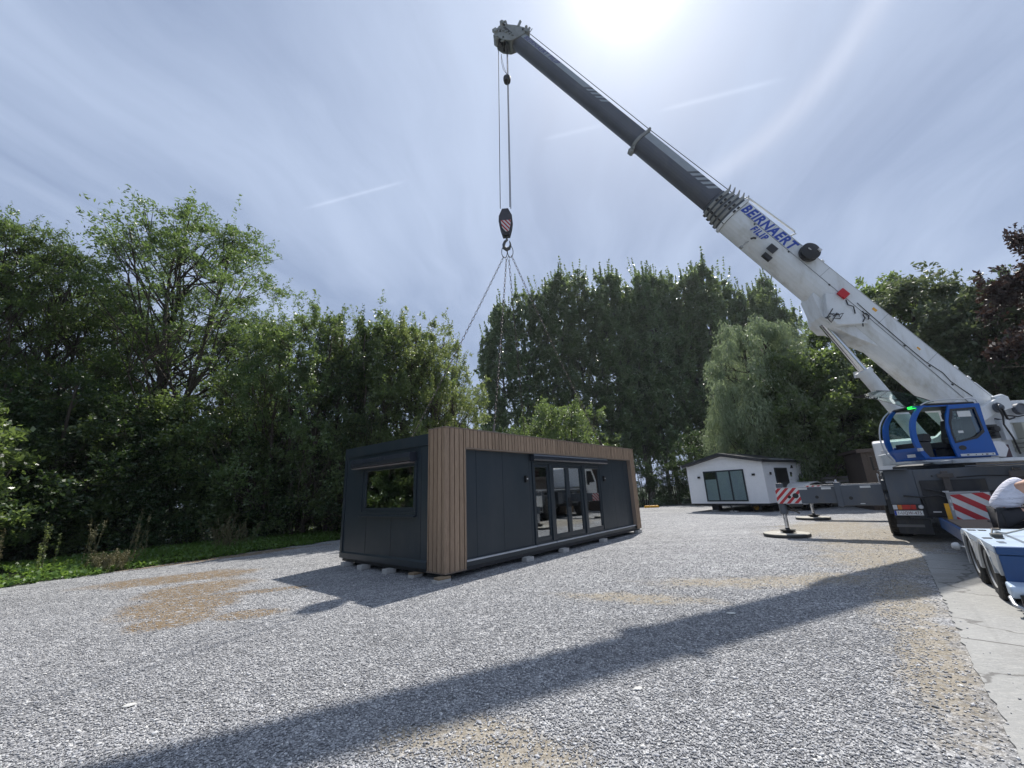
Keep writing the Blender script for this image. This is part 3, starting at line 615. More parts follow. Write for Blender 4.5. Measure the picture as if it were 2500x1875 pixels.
# poplar row
pa = -4.6; i = 0; prow = []
hts = [20.5, 23.0, 26.3, 26.8, 28.6, 29.9, 28.6, 30.3, 29.4, 31.3, 31.0, 32.0, 30.8, 32.8, 31.6, 32.4, 30.4, 29.6, 31.8, 34.0, 29.0]
px, py = pol(-3.9, 43.0)
dirp = Vector((math.sin(R(72)), math.cos(R(72)), 0))
for i, h in enumerate(hts):
    x = px + dirp.x * i * 2.45 + random.uniform(-.5, .5); y = py + dirp.y * i * 2.45 + random.uniform(-1.1, 1.1); h *= .955 + random.uniform(-.02, .02); prow.append((x, y, h))
for i, (x, y, h) in enumerate(prow):
    where = 'left end tree' if i == 0 else ('right end tree' if i == len(prow) - 1 else '%s tree from the left' % ['', 'second', 'third', 'fourth', 'fifth', 'sixth', 'seventh', 'eighth', 'ninth', 'tenth', 'eleventh', 'twelfth', 'thirteenth', 'fourteenth', 'fifteenth', 'sixteenth', 'seventeenth', 'eighteenth', 'nineteenth', 'twentieth'][i])
    tree('poplar_tree', 'poplar', i % 3, L_POP, x, y, h, random.uniform(.88, 1.12), bark=M_BARKL, label='tall dense poplar, %s of the long row behind the yard' % where, group='row of poplars behind the yard')
for i in (4, 6, 8):
    x = px + dirp.x * (i * 5 + 3) - dirp.y * 4; y = py + dirp.y * (i * 5 + 3) + dirp.x * 4
    tree('poplar_tree', 'poplar', (i + 1) % 3, L_POP, x, y, 28 + random.uniform(-1, 1), 1.0, bark=M_BARKL, label='poplar of the second row, %s from its left end' % ['first', 'second', 'third', 'fourth', 'fifth', 'sixth', 'seventh', 'eighth', 'ninth'][i], group='second row of poplars')
for i, (a, d, h, wd, lf, lb) in enumerate([(-1.5, 33, 6.6, 1.0, L_DARK, 'dark bush behind the middle of the cabin roof'), (2.5, 34, 7.4, 1.1, L_HEDGE, 'bush just left of the big rounded bush behind the cabin'), (7.2, 31, 7.9, 1.25, L_HEDGE, 'big rounded bush behind the cabin, crossed by the right chain'), (12.5, 34, 4.8, 1.2, L_DARK, 'dark bush above the right end of the cabin'),
        (17, 37, 3.6, 1.3, L_DARK, 'low dark bush beside the right end of the cabin'), (21, 38, 3.6, 1.3, L_DARK, 'low dark bush left of the white home'), (25, 38, 6.0, 1.3, L_DARK, 'dark bush directly behind the white home'), (29, 39, 6.4, 1.3, L_DARK, 'dark bush behind the right half of the white home'), (34.5, 37, 5.5, 1.3, L_DARK, 'dark bush over the slatted fence'), (38, 37, 7.2, 1.3, L_DARK, 'dark bush between the fence and the brown shed'), (42, 36, 8.4, 1.3, L_DARK, 'dark bush behind the crane cab'), (46.5, 34, 8.0, 1.2, L_HEDGE, 'bush behind the crane boom foot'), (51, 32, 7.2, 1.2, L_DARK, 'bush at the right edge behind the crane')]):
    x, y = pol(a, d); tree('tall_bush', 'bush', i % 2, lf, x, y, h, wd * .8, label=lb, cat='bush', group='bushes behind the yard')
x, y = pol(33.0, 33); tree('willow_tree', 'willow', 0, L_WIL, x, y, 12.9, 1.12, label='pale grey-green weeping willow behind the white home', cat='tree')
x, y = pol(30.2, 31.5); tree('willow_tree', 'willow', 1, L_WIL, x, y, 8.2, 1.1, label='lower part willow, grey-green, left of the tall weeping willow', cat='tree')
for a, d, h, wd, sdx, lf, lb in [(35.3, 32, 9.6, .95, 0, L_HEDGE, 'rounded green tree right of the willow, below the boom cylinder'), (39.4, 34, 9.8, .95, 1, L_HEDGE, 'rounded mid green tree between the boom cylinder and the crane cab'),
        (47.2, 36, 13.2, 1.05, 0, L_FIR, 'soft grey-green rounded tree above the lower boom'), (51.4, 34, 11.0, 1.1, 1, L_FIR, 'grey-green drooping tree above the crane counterweight'), (44.5, 40, 15.2, .9, 1, L_HEDGE, 'dark green tree with a lumpy top behind the upper boom'), (54.5, 38, 12.5, 1.0, 0, L_DARK, 'dark round tree at the right edge behind the purple tree')]:
    x, y = pol(a, d); tree('round_tree', 'round', sdx, lf, x, y, h, wd, label=lb, group='rounded trees on the right')
x, y = pol(50.3, 40); tree('sparse_tree', 'sparse', 0, L_FIR, x, y, 14.0, .9, label='thin see-through tree top above the rounded trees on the right')
x, y = pol(58.0, 28); tree('purple_tree', 'round', 1, L_PURP, x, y, 11.2, .8, label='purple-leaved tree at the right edge of the photo')

# ------------------------------------------------------------------ verge: ground-cover leaves, weeds, dry grass
def verge():
    rs = np.random.default_rng(11); P = []
    pts = np.array(EDGE[:10]); seg = np.linalg.norm(np.diff(pts, axis=0), axis=1); cum = np.r_[0, np.cumsum(seg)]
    N = 78000; s = rs.random(N) * cum[-1]; k = np.searchsorted(cum, s) - 1; k = np.clip(k, 0, len(seg) - 1); f = (s - cum[k]) / seg[k]
    b = pts[k] + (pts[k + 1] - pts[k]) * f[:, None]; dn = (pts[k + 1] - pts[k]) / seg[k][:, None]; nl = np.stack([-dn[:, 1], dn[:, 0]], 1)
    off = rs.random(N) ** 1.2 * 4.2 - .18 + .12 * np.sin(s * 2.1) + .1 * np.sin(s * 5.3)
    c = np.concatenate([b + nl * off[:, None], (np.clip(off, 0, 1.2) * .10 + rs.random(N) * .12 + .02)[:, None]], 1)
    P, F = leaf_cloud(rs, c, np.full(N, .03), 1, .10, .5, 0, .7, 1.6, False)
    return P, F
P, F = verge(); tag(np_mesh('ground_cover', P, F, L_GRASS), 'low green ground cover along the left edge of the gravel', kind='stuff')
tag(MB().sheet([(x, y, .012) for x, y in ragged(EDGE[:10], .05, .4)] + [(-2, 60, .012), (-40, 40, .012), (-40, -12, .012)]).build('verge', mat('verge_soil', (.022, .03, .012), .95, var=.4)), kind='structure')
def weed(name, x, y, h, n, lf, label, cat, spread=.25, grp=None):
    rs = np.random.default_rng(int(abs(x * 37 + y * 11))); root = empty(name, (x, y, 0), 0, label, cat, grp); b = MB(); C = []
    for i in range(n):
        a = rs.random() * 6.28; L = h * rs.uniform(.6, 1.1); t = Vector((math.cos(a) * spread * L, math.sin(a) * spread * L, L)); p0 = Vector(rs.normal(size=3) * (.10 if n < 30 else .22)); p0.z = 0
        b.tube([p0, p0 + t * .5 + Vector((0, 0, .05)), p0 + t], [.006, .005, .002], 4); 
        for j in range(7): f_ = rs.uniform(.3, 1.02); C.append(tuple(p0 + t * f_ + Vector((0, 0, .05 * (1 - f_)))))
    b.build('stalks', L_DRY, root); P, F = leaf_cloud(rs, np.array(C), np.full(len(C), .045), 7, .05, 2.2, 0, .4, .1, False); np_mesh('leaves', P, F, lf, root)
for i, (a, d, h, lf, lb) in enumerate([(-50.8, 16.2, 1.7, L_DRY, 'tall dry weed with yellow seed spikes at the left, nearest the bright shrub'), (-48.3, 16.4, 1.5, L_PALE, 'tall thin weed second from the left on the verge'), (-45.3, 16.8, 1.7, L_DRY, 'bushy dry weed with rusty seed heads in the middle of the verge'), (-42.0, 17.2, 1.9, L_DRY, 'tallest leaning dry weed on the verge'), (-52.0, 14.6, .9, L_DRY, 'short seedy weed close to the gravel edge at the left')]):
    x, y = pol(a, d); weed('tall_weed', x, y, h * .85, 7, lf, lb, 'weed', .12, 'weeds on the verge')
x, y = pol(-43.6, 15.9); weed('dry_bush', x, y, .5, 60, L_DRY, 'low dry brown bushy weed at the edge of the gravel', 'weed', .45)
x, y = pol(-34.5, 18.2); weed('grass_tuft', x, y, 1.1, 40, L_DRY, 'tuft of long pale grass at the foot of the hedge', 'grass tuft', .35)

# ------------------------------------------------------------------ black cabin
CAB = empty('cabin', (-1.43, 8.29, 0), math.atan2(.7694, .63877), 'anthracite cabin module with timber-clad front frame and glazed doors', 'cabin')
L_, W_, ZB, ZT = 9.26, 4.10, .15, 2.99
# steel base, floor, roof
MB().box(.06, L_ - .06, .06, W_ - .06, .10, .20).build('base_frame', M_STEELD, CAB)
MB().box(.02, L_ - .02, .10, W_, .20, .30).build('floor', [M_ANTHF], CAB)
MB().box(.14, L_ - .14, .30, W_ - .14, .301, .315).build('interior_floor', M_INTF, CAB)
b = MB(); b.box(.12, L_ - .12, .13, .57, 2.662, 2.90); b.box(0.0, L_ - .0, .571, W_, 2.66, 2.90); b.build('roof', M_ANTH, CAB)
MB().box(.15, L_ - .15, .35, W_ - .15, 2.62, 2.655).build('ceiling', M_INT, CAB)
# rear and far walls
b = MB(); b.box(.15, L_ - .15, W_ - .13, W_ - .012, .30, 2.66); b.box(L_ - .14, L_ - .012, .15, W_ - .012, .30, 2.66); b.build('rear_wall', M_ANTH, CAB)
MB().box(.16, L_ - .16, W_ - .16, W_ - .132, .32, 2.62).build('inner_lining', M_INT, CAB)
# short end wall with a window opening: y (v) from .57 to 4.10
wy0, wy1, wz0, wz1 = 1.02, 3.14, 1.29, 2.30
e = MB(); e.box(.03, .13, .5, wy0, .30, 2.66); e.box(.03, .13, wy1, W_ - .10, .30, 2.66); e.box(.03, .13, wy0, wy1, .30, wz0); e.box(.03, .13, wy0, wy1, wz1, 2.66)
e.build('end_wall', M_ANTH, CAB)
g = MB()
for yy in (1.90, 2.95, .82): g.box(.0265, .031, yy - .004, yy + .004, .34, wz0 - .08 if yy > 1 else 2.62)
g.build('panel_joint', M_STEELD, CAB)
MB().box(0.0, .14, W_ - .10, W_, .18, 2.66).build('corner_post', M_ANTHF, CAB, bevel=.006)
b = MB(); b.prism([(-.005, .18), (-.005, .30), (.03, .335), (.06, .335), (.06, .18)], .58, W_ - .10, 'Y'); b.build('end_sill', M_ANTHF, CAB)
# window
fr = MB(); f0 = .09
fr.box(-.015, .09, wy0 - .06, wy1 + .05, wz0 - .11, wz0 - .0); fr.box(-.015, .09, wy0 - .06, wy1 + .05, wz1, wz1 + .06); fr.box(-.015, .09, wy0 - .06, wy0, wz0, wz1); fr.box(-.015, .09, wy1, wy1 + .05, wz0, wz1)
fr.box(.01, .07, wy0 + .0, wy0 + .05, wz0, wz1); fr.box(.01, .07, wy1 - .11, wy1, wz0, wz1); fr.box(.01, .07, wy0 + .05, wy1 - .11, wz0, wz0 + .08); fr.box(.01, .07, wy0 + .05, wy1 - .11, wz1 - .06, wz1)
win = fr.build('window', M_ANTHF, CAB, bevel=.004)
MB().box(.035, .042, wy0 + .04, wy1 - .10, wz0 + .07, wz1 - .05).build('pane', M_GLASS, win)
MB().prism([(-.06, wz0 - .12), (-.06, wz0 - .095), (.0, wz0 - .075), (.0, wz0 - .12)], wy0 - .06, wy1 + .05, 'Y').build('sill', M_ANTHF, win, bevel=.004)
sh = MB(); sh.prism([(-.17, 2.36), (-.19, 2.44), (-.17, 2.54), (.0, 2.56), (.0, 2.34), (-.12, 2.335)], wy0 - .04, 3.46, 'Y'); sh.build('shutter_box', M_SHUT, CAB, bevel=.006)
MB().box(-.165, -.02, wy0 - .02, 3.44, 2.318, 2.334).build('shutter_slat', mat('shutter_slat', (.20, .17, .165), .4), CAB)
# long front wall, recessed .12 behind the timber frame (plane y=.13)
dl0, dl1 = 3.05, 6.72    # door zone
YF = .13
p = MB()
for a, b_ in ((.57, 1.0), (1.008, 1.89), (1.898, 2.93), (2.938, dl0 - .01)): p.box(a, b_, YF, YF + .11, .30, 2.58)
for a, b_ in ((dl1 + .01, 7.60), (7.608, 8.50), (8.508, L_ - .30)): p.box(a, b_, YF, YF + .11, .30, 2.58)
p.box(dl0 - .01, dl1 + .01, YF, YF + .11, 2.36, 2.58)
p.build('front_wall', M_ANTH, CAB)
b = MB(); b.box(.50, L_ - .30, YF - .075, YF + .1, .175, .262); b.build('front_beam', M_ANTHF, CAB, bevel=.005)
b = MB()
for a, b_ in ((.50, dl0 - .03), (dl0, 3.86), (3.9, 5.58), (5.62, dl1), (dl1 + .03, L_ - .30)): b.box(a, b_, YF - .085, YF + .0, .263, .292)
b.build('drip_sill', M_ALU, CAB)
# doors
fr = MB(); zt = 2.33; zb = .283
fr.box(dl0, dl0 + .06, YF - .03, YF + .07, zb, zt + .03); fr.box(dl1 - .06, dl1, YF - .03, YF + .07, zb, zt + .03); fr.box(dl0 + .06, dl1 - .06, YF - .03, YF + .07, zt - .03, zt + .03); fr.box(dl0 + .06, dl1 - .06, YF - .03, YF + .07, zb, zb + .05)
fr.box(3.80, 3.93, YF - .045, YF + .07, zb + .05, zt - .03); fr.box(5.55, 5.70, YF - .045, YF + .07, zb + .05, zt - .03)
dset = fr.build('door_frame', M_ANTHF, CAB, bevel=.004)
def leaf(x0, x1, st, name, hb=.12, hinge=None, dy=0.):
    q = MB(); y0, y1 = YF - .012 + dy, YF + .045 + dy
    q.box(x0, x0 + st, y0, y1, zb + .055, zt - .04); q.box(x1 - st, x1, y0, y1, zb + .055, zt - .04); q.box(x0 + st, x1 - st, y0, y1, zb + .055, zb + .055 + hb); q.box(x0 + st, x1 - st, y0, y1, zt - .04 - .08, zt - .04)
    o = q.build(name, M_ANTHF, CAB, bevel=.003)
    MB().box(x0 + st - .005, x1 - st + .005, YF + .018 + dy, YF + .026 + dy, zb + .05 + hb, zt - .115).build('pane', M_GLASS, o); return o
leaf(dl0 + .065, 3.795, .05, 'side_light')
leaf(5.705, dl1 - .065, .05, 'side_light')
dA = leaf(3.935, 4.735, .085, 'door'); dB = leaf(4.745, 5.545, .085, 'door', dy=.004)
for o, x in ((dA, 4.70), (dB, 4.79)):
    h = MB(); h.box(x - .012, x + .012, YF - .03, YF - .012, 1.12, 1.38); h.box(x - .06 if x < 4.75 else x - .01, x + .01 if x < 4.75 else x + .06, YF - .06, YF - .035, 1.26, 1.285); h.tube([(x, YF - .012, 1.272), (x, YF - .05, 1.272)], .009, 8); h.build('handle', M_BLACK, o)
q = MB(); q.prism([(YF - .0, 2.37), (YF - .14, 2.37), (YF - .17, 2.41), (YF - .17, 2.49), (YF - .14, 2.54), (YF, 2.545)], 2.98, 4.0, 'X'); q.prism([(YF - .0, 2.37), (YF - .14, 2.37), (YF - .17, 2.41), (YF - .17, 2.49), (YF - .14, 2.54), (YF, 2.545)], 4.006, 7.06, 'X')
q.build('shutter_box', M_SHUT, CAB, bevel=.005)
for x in (2.76, 6.93):
    o = MB().box(x - .045, x + .045, YF - .07, YF, 1.82, 1.99).build('wall_lamp', M_BLACK, CAB, bevel=.008); MB().box(x - .025, x + .025, YF - .075, YF - .0705, 1.895, 1.925).build('lens', M_LCLR, o)
# timber-clad frame: pillar (front + return), top beam, right pillar
bk = MB(); bk.box(.05, .555, .045, .115, ZB + .01, ZT - .03); bk.box(.05, .115, .115, .555, ZB + .01, ZT - .03)
bk.box(.555, L_ - .02, .045, .115, 2.58, ZT - .03); bk.box(L_ - .355, L_ - .02, .045, .115, ZB + .01, 2.58); bk.box(L_ - .10, L_ - .05, .115, .5, ZB + .01, ZT - .03)
bk.build('cladding_backing', M_CLADB, CAB)
pl = MB(); pit = .130; gp2 = .022
x = .07
pl.prism([(.0, .03), (.03, .0), (.11, .0), (.11, .016), (.018, .016), (.016, .11), (.0, .11)], ZB, ZT - .022, 'Z')   # mitred corner board
x = .11 + gp2
while x < .55: pl.box(x, min(x + pit - gp2, .562), 0, .03, ZB, ZT - .022); x += pit
y = .11 + gp2
while y < .55: pl.box(0, .03, y, min(y + pit - gp2, .56), ZB, ZT - .022); y += pit
x = .578; k = 0
while x < L_ - .36:
    wdt = (.115, .080)[k % 2]; pl.box(x, x + wdt, 0, .03, 2.58, ZT - .022); x += wdt + gp2; k += 1
x = L_ - .355
while x < L_ - .03: pl.box(x, min(x + .101, L_ - .002), 0, .03, ZB, ZT - .022); x += .12
y = .02
while y < .5: pl.box(L_ - .018, L_, y, y + .107, ZB, ZT - .022); y += .12
pl.build('timber_cladding', M_CLAD, CAB, bevel=.002)
tr = MB(); tr.box(-.006, L_ + .006, -.006, .125, ZT - .018, ZT + .004); tr.box(-.006, .125, .125, .565, ZT - .02, ZT + .004); tr.box(.565, L_ - .36, -.004, .13, 2.552, 2.577); tr.box(-.004, .565, -.004, .02, ZB - .022, ZB - .003); tr.box(-.004, .02, .02, .565, ZB - .022, ZB - .003)
tr.box(.562, .575, -.003, .13, .27, 2.552); tr.box(L_ - .372, L_ - .36, -.003, .13, .27, 2.552)
tr.build('cladding_trim', wood_mat('trim_wood', (.17, .13, .10), (.26, .20, .155), 'X'), CAB)
def cab_pt(u, v, z): return CAB.matrix_basis @ Vector((u, v, z)) if False else Vector((-1.43 + .63877 * u - .7694 * v, 8.29 + .7694 * u + .63877 * v, z))
# concrete / timber blocks under the cabin
BLK = [((-.05, .05), 'w', 'white-ish block under the near timber corner of the cabin', 1.3), ((.02, .95), 'w', 'timber and concrete block under the end wall, next to the near corner', 1), ((.0, 1.86), 'c', 'concrete block under the middle of the end wall', 1), ((.0, 2.9), 'c', 'concrete block under the end wall left of its middle', 1), ((.04, 3.75), 'c', 'concrete block under the far left corner of the end wall', 1),
       ((2.55, .0), 'c', 'block under the front beam left of the glazed doors', 1.), ((4.1, .0), 'c', 'block under the front beam below the double doors', 1.), ((6.3, .0), 'c', 'block under the front beam right of the glazed doors', 1.), ((9.0, .05), 'c', 'block under the far right corner of the front', 1.2)]
for (u, v), ty, lb, s in BLK:
    p_ = cab_pt(u, v, 0); o = MB(); o.box(-.125 * s, .125 * s, -.085, .085, 0, .098 if ty == 'c' else .055)
    ob = o.build('support_block', M_BLOCK, bevel=.003, loc=(p_.x, p_.y, .003), rz=R(50 + random.uniform(-8, 8))); tag(ob, lb, 'block', 'blocks under the cabin')
    if ty == 'w': MB().box(-.12, .16, -.09, .08, .056, .097).build('timber_packer', M_BLOCKW, ob, bevel=.004)

# ------------------------------------------------------------------ hook block, slings
HK = Vector((.03, 13.16, 0))
hb = empty('hook_block', (HK.x, HK.y, 10.67), R(-4), 'dark hook block with red and white stripes above the lifting chains', 'hook block')
outl = [(-.17, 1.86), (.17, 1.86), (.24, 1.72), (.37, 1.45), (.39, 1.15), (.33, .80), (.20, .36), (-.20, .36), (-.33, .80), (-.39, 1.15), (-.37, 1.45), (-.24, 1.72)]
hb.scale = (.68, .8, .767)
MB().prism(outl, -.16, -.13, 'Y').build('side_plate', M_HOOKB, hb, bevel=.008); MB().prism(outl, .13, .16, 'Y').build('side_plate', M_HOOKB, hb, bevel=.008)
MB().prism([(x * .86, .3 + (z - .3) * .93) for x, z in outl], -.13, .13, 'Y').build('cheek_block', M_CHASD, hb)
sh_ = MB()
for x in (-.3, .3): pass
sh_.lathe([(.06, -.21), (.30, -.205), (.30, -.165), (.06, -.161)], 28, T(0, 0, 1.22) @ RX(PI / 2)); sh_.build('sheave_cover', M_HOOKB, hb)
so = [(-.26, 1.12), (.29, 1.12), (.27, .82), (.17, .50), (.0, .47), (-.2, .72)]
st = MB(); st.prism(so, -.236, -.214, 'Y'); warn = st.build('warning_plate', M_SWHITE, hb)
rd = MB()
for qd in stripes(so, .105, -.85, .05): rd.prism(qd, -.240, -.2365, 'Y')
rd.build('red_stripes', M_RED, warn)
hk = MB(); pts = []; rr = []
for x, z, r in ((0, .42, .055), (0, .27, .06), (.03, .16, .06), (-.10, .06, .075), (-.17, -.10, .085), (-.15, -.27, .095), (-.02, -.37, .10), (.13, -.32, .085), (.20, -.17, .06), (.19, -.02, .04), (.15, .10, .02)): pts.append((x, 0, z)); rr.append(r)
hk.tube(pts, rr, 12); hk.build('hook', M_HOOK, hb, smooth=True)
# chain sling
def link_mb(b, p, q, r, wd, tw):
    p, q = Vector(p), Vector(q); ax = (q - p).normalized(); up = Vector((0, 0, 1)) if abs(ax.z) < .95 else Vector((1, 0, 0)); s1 = ax.cross(up).normalized(); s2 = s1.cross(ax)
    s = s1 * math.cos(tw) + s2 * math.sin(tw); L = (q - p).length; pts = []
    for k in range(8):
        th = 2 * PI * k / 8 + PI / 8; pts.append(p + ax * (L / 2 + math.copysign(abs(math.cos(th)) ** .8, math.cos(th)) * L * .62) + s * math.sin(th) * wd)
    vs = []; fs = []; n = 4; nrm = ax.cross(s)
    cen = (p + q) / 2
    for k, c in enumerate(pts):
        o = (c - cen).normalized()
        for j in range(n): a = 2 * PI * j / n; vs.append(c + o * r * math.cos(a) + nrm * r * math.sin(a))
    for k in range(8):
        k2 = (k + 1) % 8
        for j in range(n): j2 = (j + 1) % n; fs.append((k * n + j, k * n + j2, k2 * n + j2, k2 * n + j))
    b.add(vs, fs)
SL = empty('chain_sling', (HK.x, HK.y, 10.22), 0, 'four-leg rusty chain sling hanging from the hook to the cabin roof', 'chain sling')
base_loc = Vector((HK.x, HK.y, 10.22))
ring = MB()
for dx, dy, tw in ((-.10, 0, .3), (.12, -.02, -.2)):
    rp = [Vector((dx + .13 * math.cos(a) * (.8), .05 * math.sin(a) * 0 + dy, .05 + .24 * math.sin(a))) for a in [2 * PI * k / 14 for k in range(15)]]; ring.tube(rp, .015, 6, caps=False)
ring.build('master_ring', M_HOOK, SL)
EYES = [(1.55, 3.55), (1.95, .45), (7.3, 3.6), (8.0, .55)]
for i, (u, v) in enumerate(EYES):
    e_ = cab_pt(u, v, 2.96) - base_loc; s_ = Vector(((-.13, 0, -.13), (-.03, 0, -.16), (.05, 0, -.16), (.16, 0, -.12))[i]); L = (e_ - s_).length; n = int(L / .135); b = MB()
    for k in range(n):
        f0, f1 = k / n, (k + 1) / n; sag = lambda f: Vector((0, 0, -.22 * (1 - (2 * f - 1) ** 2) * (.3 if i in (0,) else .55)))
        link_mb(b, s_.lerp(e_, f0) + sag(f0), s_.lerp(e_, f1) + sag(f1), .010, .034, (k % 2) * PI / 2)
    b.build('chain', M_CHAIN, SL)
    h_ = MB(); d_ = (e_ - s_).normalized()
    h_.tube([e_ - d_ * .35, e_ - d_ * .18, e_ + Vector((0, 0, .0))], [.03, .035, .02], 6); h_.build('end_hook', M_CHAIN, SL)
    o = MB(); o.tube([(.0, -.07, 0), (0, -.07, .08), (0, -.03, .13), (0, .03, .13), (0, .07, .08), (0, .07, 0)], .016, 6); o.build('lifting_eye', M_STEELD, CAB, loc=(u, v, 2.9))

# ------------------------------------------------------------------ mobile crane
P0 = Vector((10.70, 10.30, 0)); CRZ = R(90 - 41.3)
CR = empty('mobile_crane', P0, CRZ, 'white and blue telescopic mobile crane standing on its outriggers', 'crane')
# carrier frame: X forward (away from the viewer), Y left. deck etc.
SPLIT = {'hydraulic_hose', 'sheave', 'head_fitting', 'outrigger_housing', 'side_locker', 'rear_brace', 'rear_platform', 'end_bracket', 'front_pillar', 'winch_drum', 'work_lamp', 'notice_sheet', 'rope_guide', 'rope_roller', 'slewing_frame', 'wear_pad', 'reflector', 'mudguard', 'sticker', 'support_stand', 'bracket_arm', 'window_sticker', 'outrigger_beam', 'chassis_beam', 'winch_cover', 'panel', 'console'}
def bx(name, m, *args, parent=CR, bevel=.01):
    b = MB()
    for a in args: b.box(*a)
    if len(args) > 1 and name in SPLIT: return b.split(name, m, parent, bevel=bevel)
    return b.build(name, m, parent, bevel=bevel)
bx('chassis', M_CHASD, (-.45, 10.2, -.55, .55, .62, 1.45))
bx('deck', M_CHAS, (.42, 8.4, -1.27, 1.2, 1.50, 1.70))
bx('outrigger_housing', M_CHAS, (-.40, .40, -1.28, .62, 1.02, 1.72), (-.42, .42, .62, 1.17, .86, 1.73), (5.95, 6.75, -1.25, 1.25, .86, 1.62))
bx('side_locker', M_CHAS, (.45, 1.9, 1.0, 1.27, 1.22, 1.49), (3.3, 4.0, .9, 1.26, .75, 1.49), (5.4, 5.9, .9, 1.26, .8, 1.49), (7.0, 7.6, .9, 1.26, .8, 1.49), bevel=.02)
bx('rear_brace', M_RUST, (-.52, -.43, .02, .14, .52, 1.66), (-.52, -.43, -1.12, -1.0, .62, 1.66), (-.50, -.43, -1.0, .02, 1.10, 1.19), (-.56, -.521, -.06, .22, 1.50, 1.60), (-.56, -.521, -1.2, -.92, 1.46, 1.60))
bx('rear_panel', M_CHASD, (-.43, -.405, -1.2, .6, .58, 1.02))
bx('rear_platform', M_CHAS, (-.62, -.45, -1.27, -.3, 1.735, 1.76), (-.62, .5, .70, 1.27, 1.735, 1.755), bevel=.004)
hs = MB(); hs.tube([(-.47, .5, 1.25), (-.52, .2, 1.17), (-.53, -.3, 1.14), (-.5, -.8, 1.2), (-.46, -.95, 1.4)], .015, 6); hs.tube([(-.45, .9, 1.1), (-.55, .6, 1.06), (-.55, .3, 1.1), (-.5, .1, 1.0)], .02, 6); hs.tube([(-.5, -.1, 1.5), (-.56, -.5, 1.52), (-.54, -.9, 1.5)], .018, 6)
hs.split('hydraulic_hose', M_BLACK, CR, smooth=True)
# left rear outrigger (extended): stage 1 and 2
bm = bx('outrigger_beam', M_CHAS, (-.24, .24, 1.26, 2.80 - .55, .86, 1.395), bevel=.012)
bx('beam_collar', M_CHAS, (-.26, .26, 2.12, 2.26, .84, 1.49), parent=bm)
bx('outrigger_beam', M_CHAS, (-.20, .20, 2.26, 3.68, .93, 1.375), bevel=.01)
lp = MB(); lp.tube([(-.15, 2.2, 1.49), (-.15, 2.2, 1.56)], [.03, .02], 8); lp.box(-.24, -.1, 2.24, 2.42, 1.49, 1.505); lp.build('beam_lamp', M_LCLR, bm)
tl = MB(); tl.box(-.206, -.15, 2.27, 3.68, 1.376, 1.388); tl.box(-.246, -.19, 1.27, 2.12, 1.396, 1.408); tl.build('beam_top_highlight', M_ALU, bm)  # pale strips stand in for the bright highlight along the beam top
hl = MB()
for y, z, r in ((2.70, 1.10, .042), (1.95, 1.06, .045), (1.0, 1.02, .04), (-1.68, 1.52, .06), (-1.68, 1.28, .06), (3.20, 1.15, .075), (3.36, 1.12, .045), (.3, 1.55, .02)):
    hl.lathe([(r, 0), (r, .006)], 18, T(-.2025 if y > 2.26 else (-.2445 if y > 1.26 else (-.402 if y > -1.29 else -.246)), y, z) @ RY(-PI / 2))
hl.split('pin_hole', M_BLACK, CR)
sk = MB()
for y, z in ((2.45, 1.335), (1.6, 1.345), (3.0, 1.34), (.42, 1.45)): sk.box(-.2475 if y < 2.2 else -.2035, -.2465 if y < 2.2 else -.2015, y - .11, y + .11, z - .028, z + .028)
sk.box(-.249, -.2465, 1.68, 1.78, .90, .925)
sk.split('sticker', M_SWHITE, CR)
# striped end
so = [(-3.685, .935), (-3.685, 1.372), (-3.10, 1.372), (-3.08, .935)]
e = MB(); e.prism([(-x, z) for x, z in so], -.2045, -.2015, 'X'); w_ = e.build('warning_stripes', M_SWHITE, CR)
e = MB()
for qd in stripes(so, .095, .95, .02): e.prism([(-x, z) for x, z in qd], -.2075, -.2048, 'X')
e.build('red_stripes', M_RED, w_)
e = MB(); e.box(-.2, .2, 3.682, 3.688, .94, 1.37); e.build('end_plate', M_SWHITE, CR)
bx('end_bracket', M_CHAS, (-.12, .12, 3.50, 3.66, 1.38, 1.52))
def jack(x, y, zt, zc, parent, name='jack_cylinder'):
    b = MB(); b.lathe([(.085, zc), (.105, zc + .02), (.105, zt), (.07, zt + .02)], 18, T(x, y, 0)); o = b.build(name, M_CHAS, parent, smooth=True)
    r = MB(); r.lathe([(.055, .24), (.055, zc + .01)], 18, T(x, y, 0)); r.build('rod', M_CHROME, o, smooth=True)
    f = MB(); f.lathe([(.03, .19), (.065, .215), (.04, .25)], 14, T(x, y, 0)); f.lathe([(.20, .135), (.20, .150), (.10, .155)], 20, T(x, y, 0)); f.lathe([(.16, .165), (.21, .178), (.21, .190), (.08, .2)], 20, T(x, y, 0)); f.lathe([(.09, .10), (.14, .11), (.14, .135)], 16, T(x, y, 0)); f.build('foot', M_BLACK, o); return o
jack(-.02, 3.60, .925, .62, CR); jack(6.35, 3.60, .915, .62, CR)
c_ = MB(); c_.tube([(.0, 3.55, .80), (-.1, 3.30, .72), (-.05, 3.15, .78)], .03, 6); c_.box(-.15, .1, 3.1, 3.42, .84, .90); c_.tube([(-.1, 3.4, .86), (-.12, 3.25, .68), (-.1, 3.2, .66)], .02, 6); c_.box(-.12, .1, 3.15, 3.38, .74, .77); c_.build('beam_end_fittings', M_CHASD, CR)
bx('outrigger_beam', M_CHAS, (6.10, 6.60, 1.25, 3.68, .92, 1.36))
e = MB(); so2 = [(-3.68, .94), (-3.68, 1.34), (-3.1, 1.34), (-3.1, .94)]
e.prism([(-x, z) for x, z in so2], 6.094, 6.099, 'X'); ws = e.build('warning_stripes', M_SWHITE, CR); e = MB()
for qd in stripes(so2, .09, .95, .0): e.prism([(-x, z) for x, z in qd], 6.088, 6.093, 'X')
e.build('red_stripes', M_RED, ws)
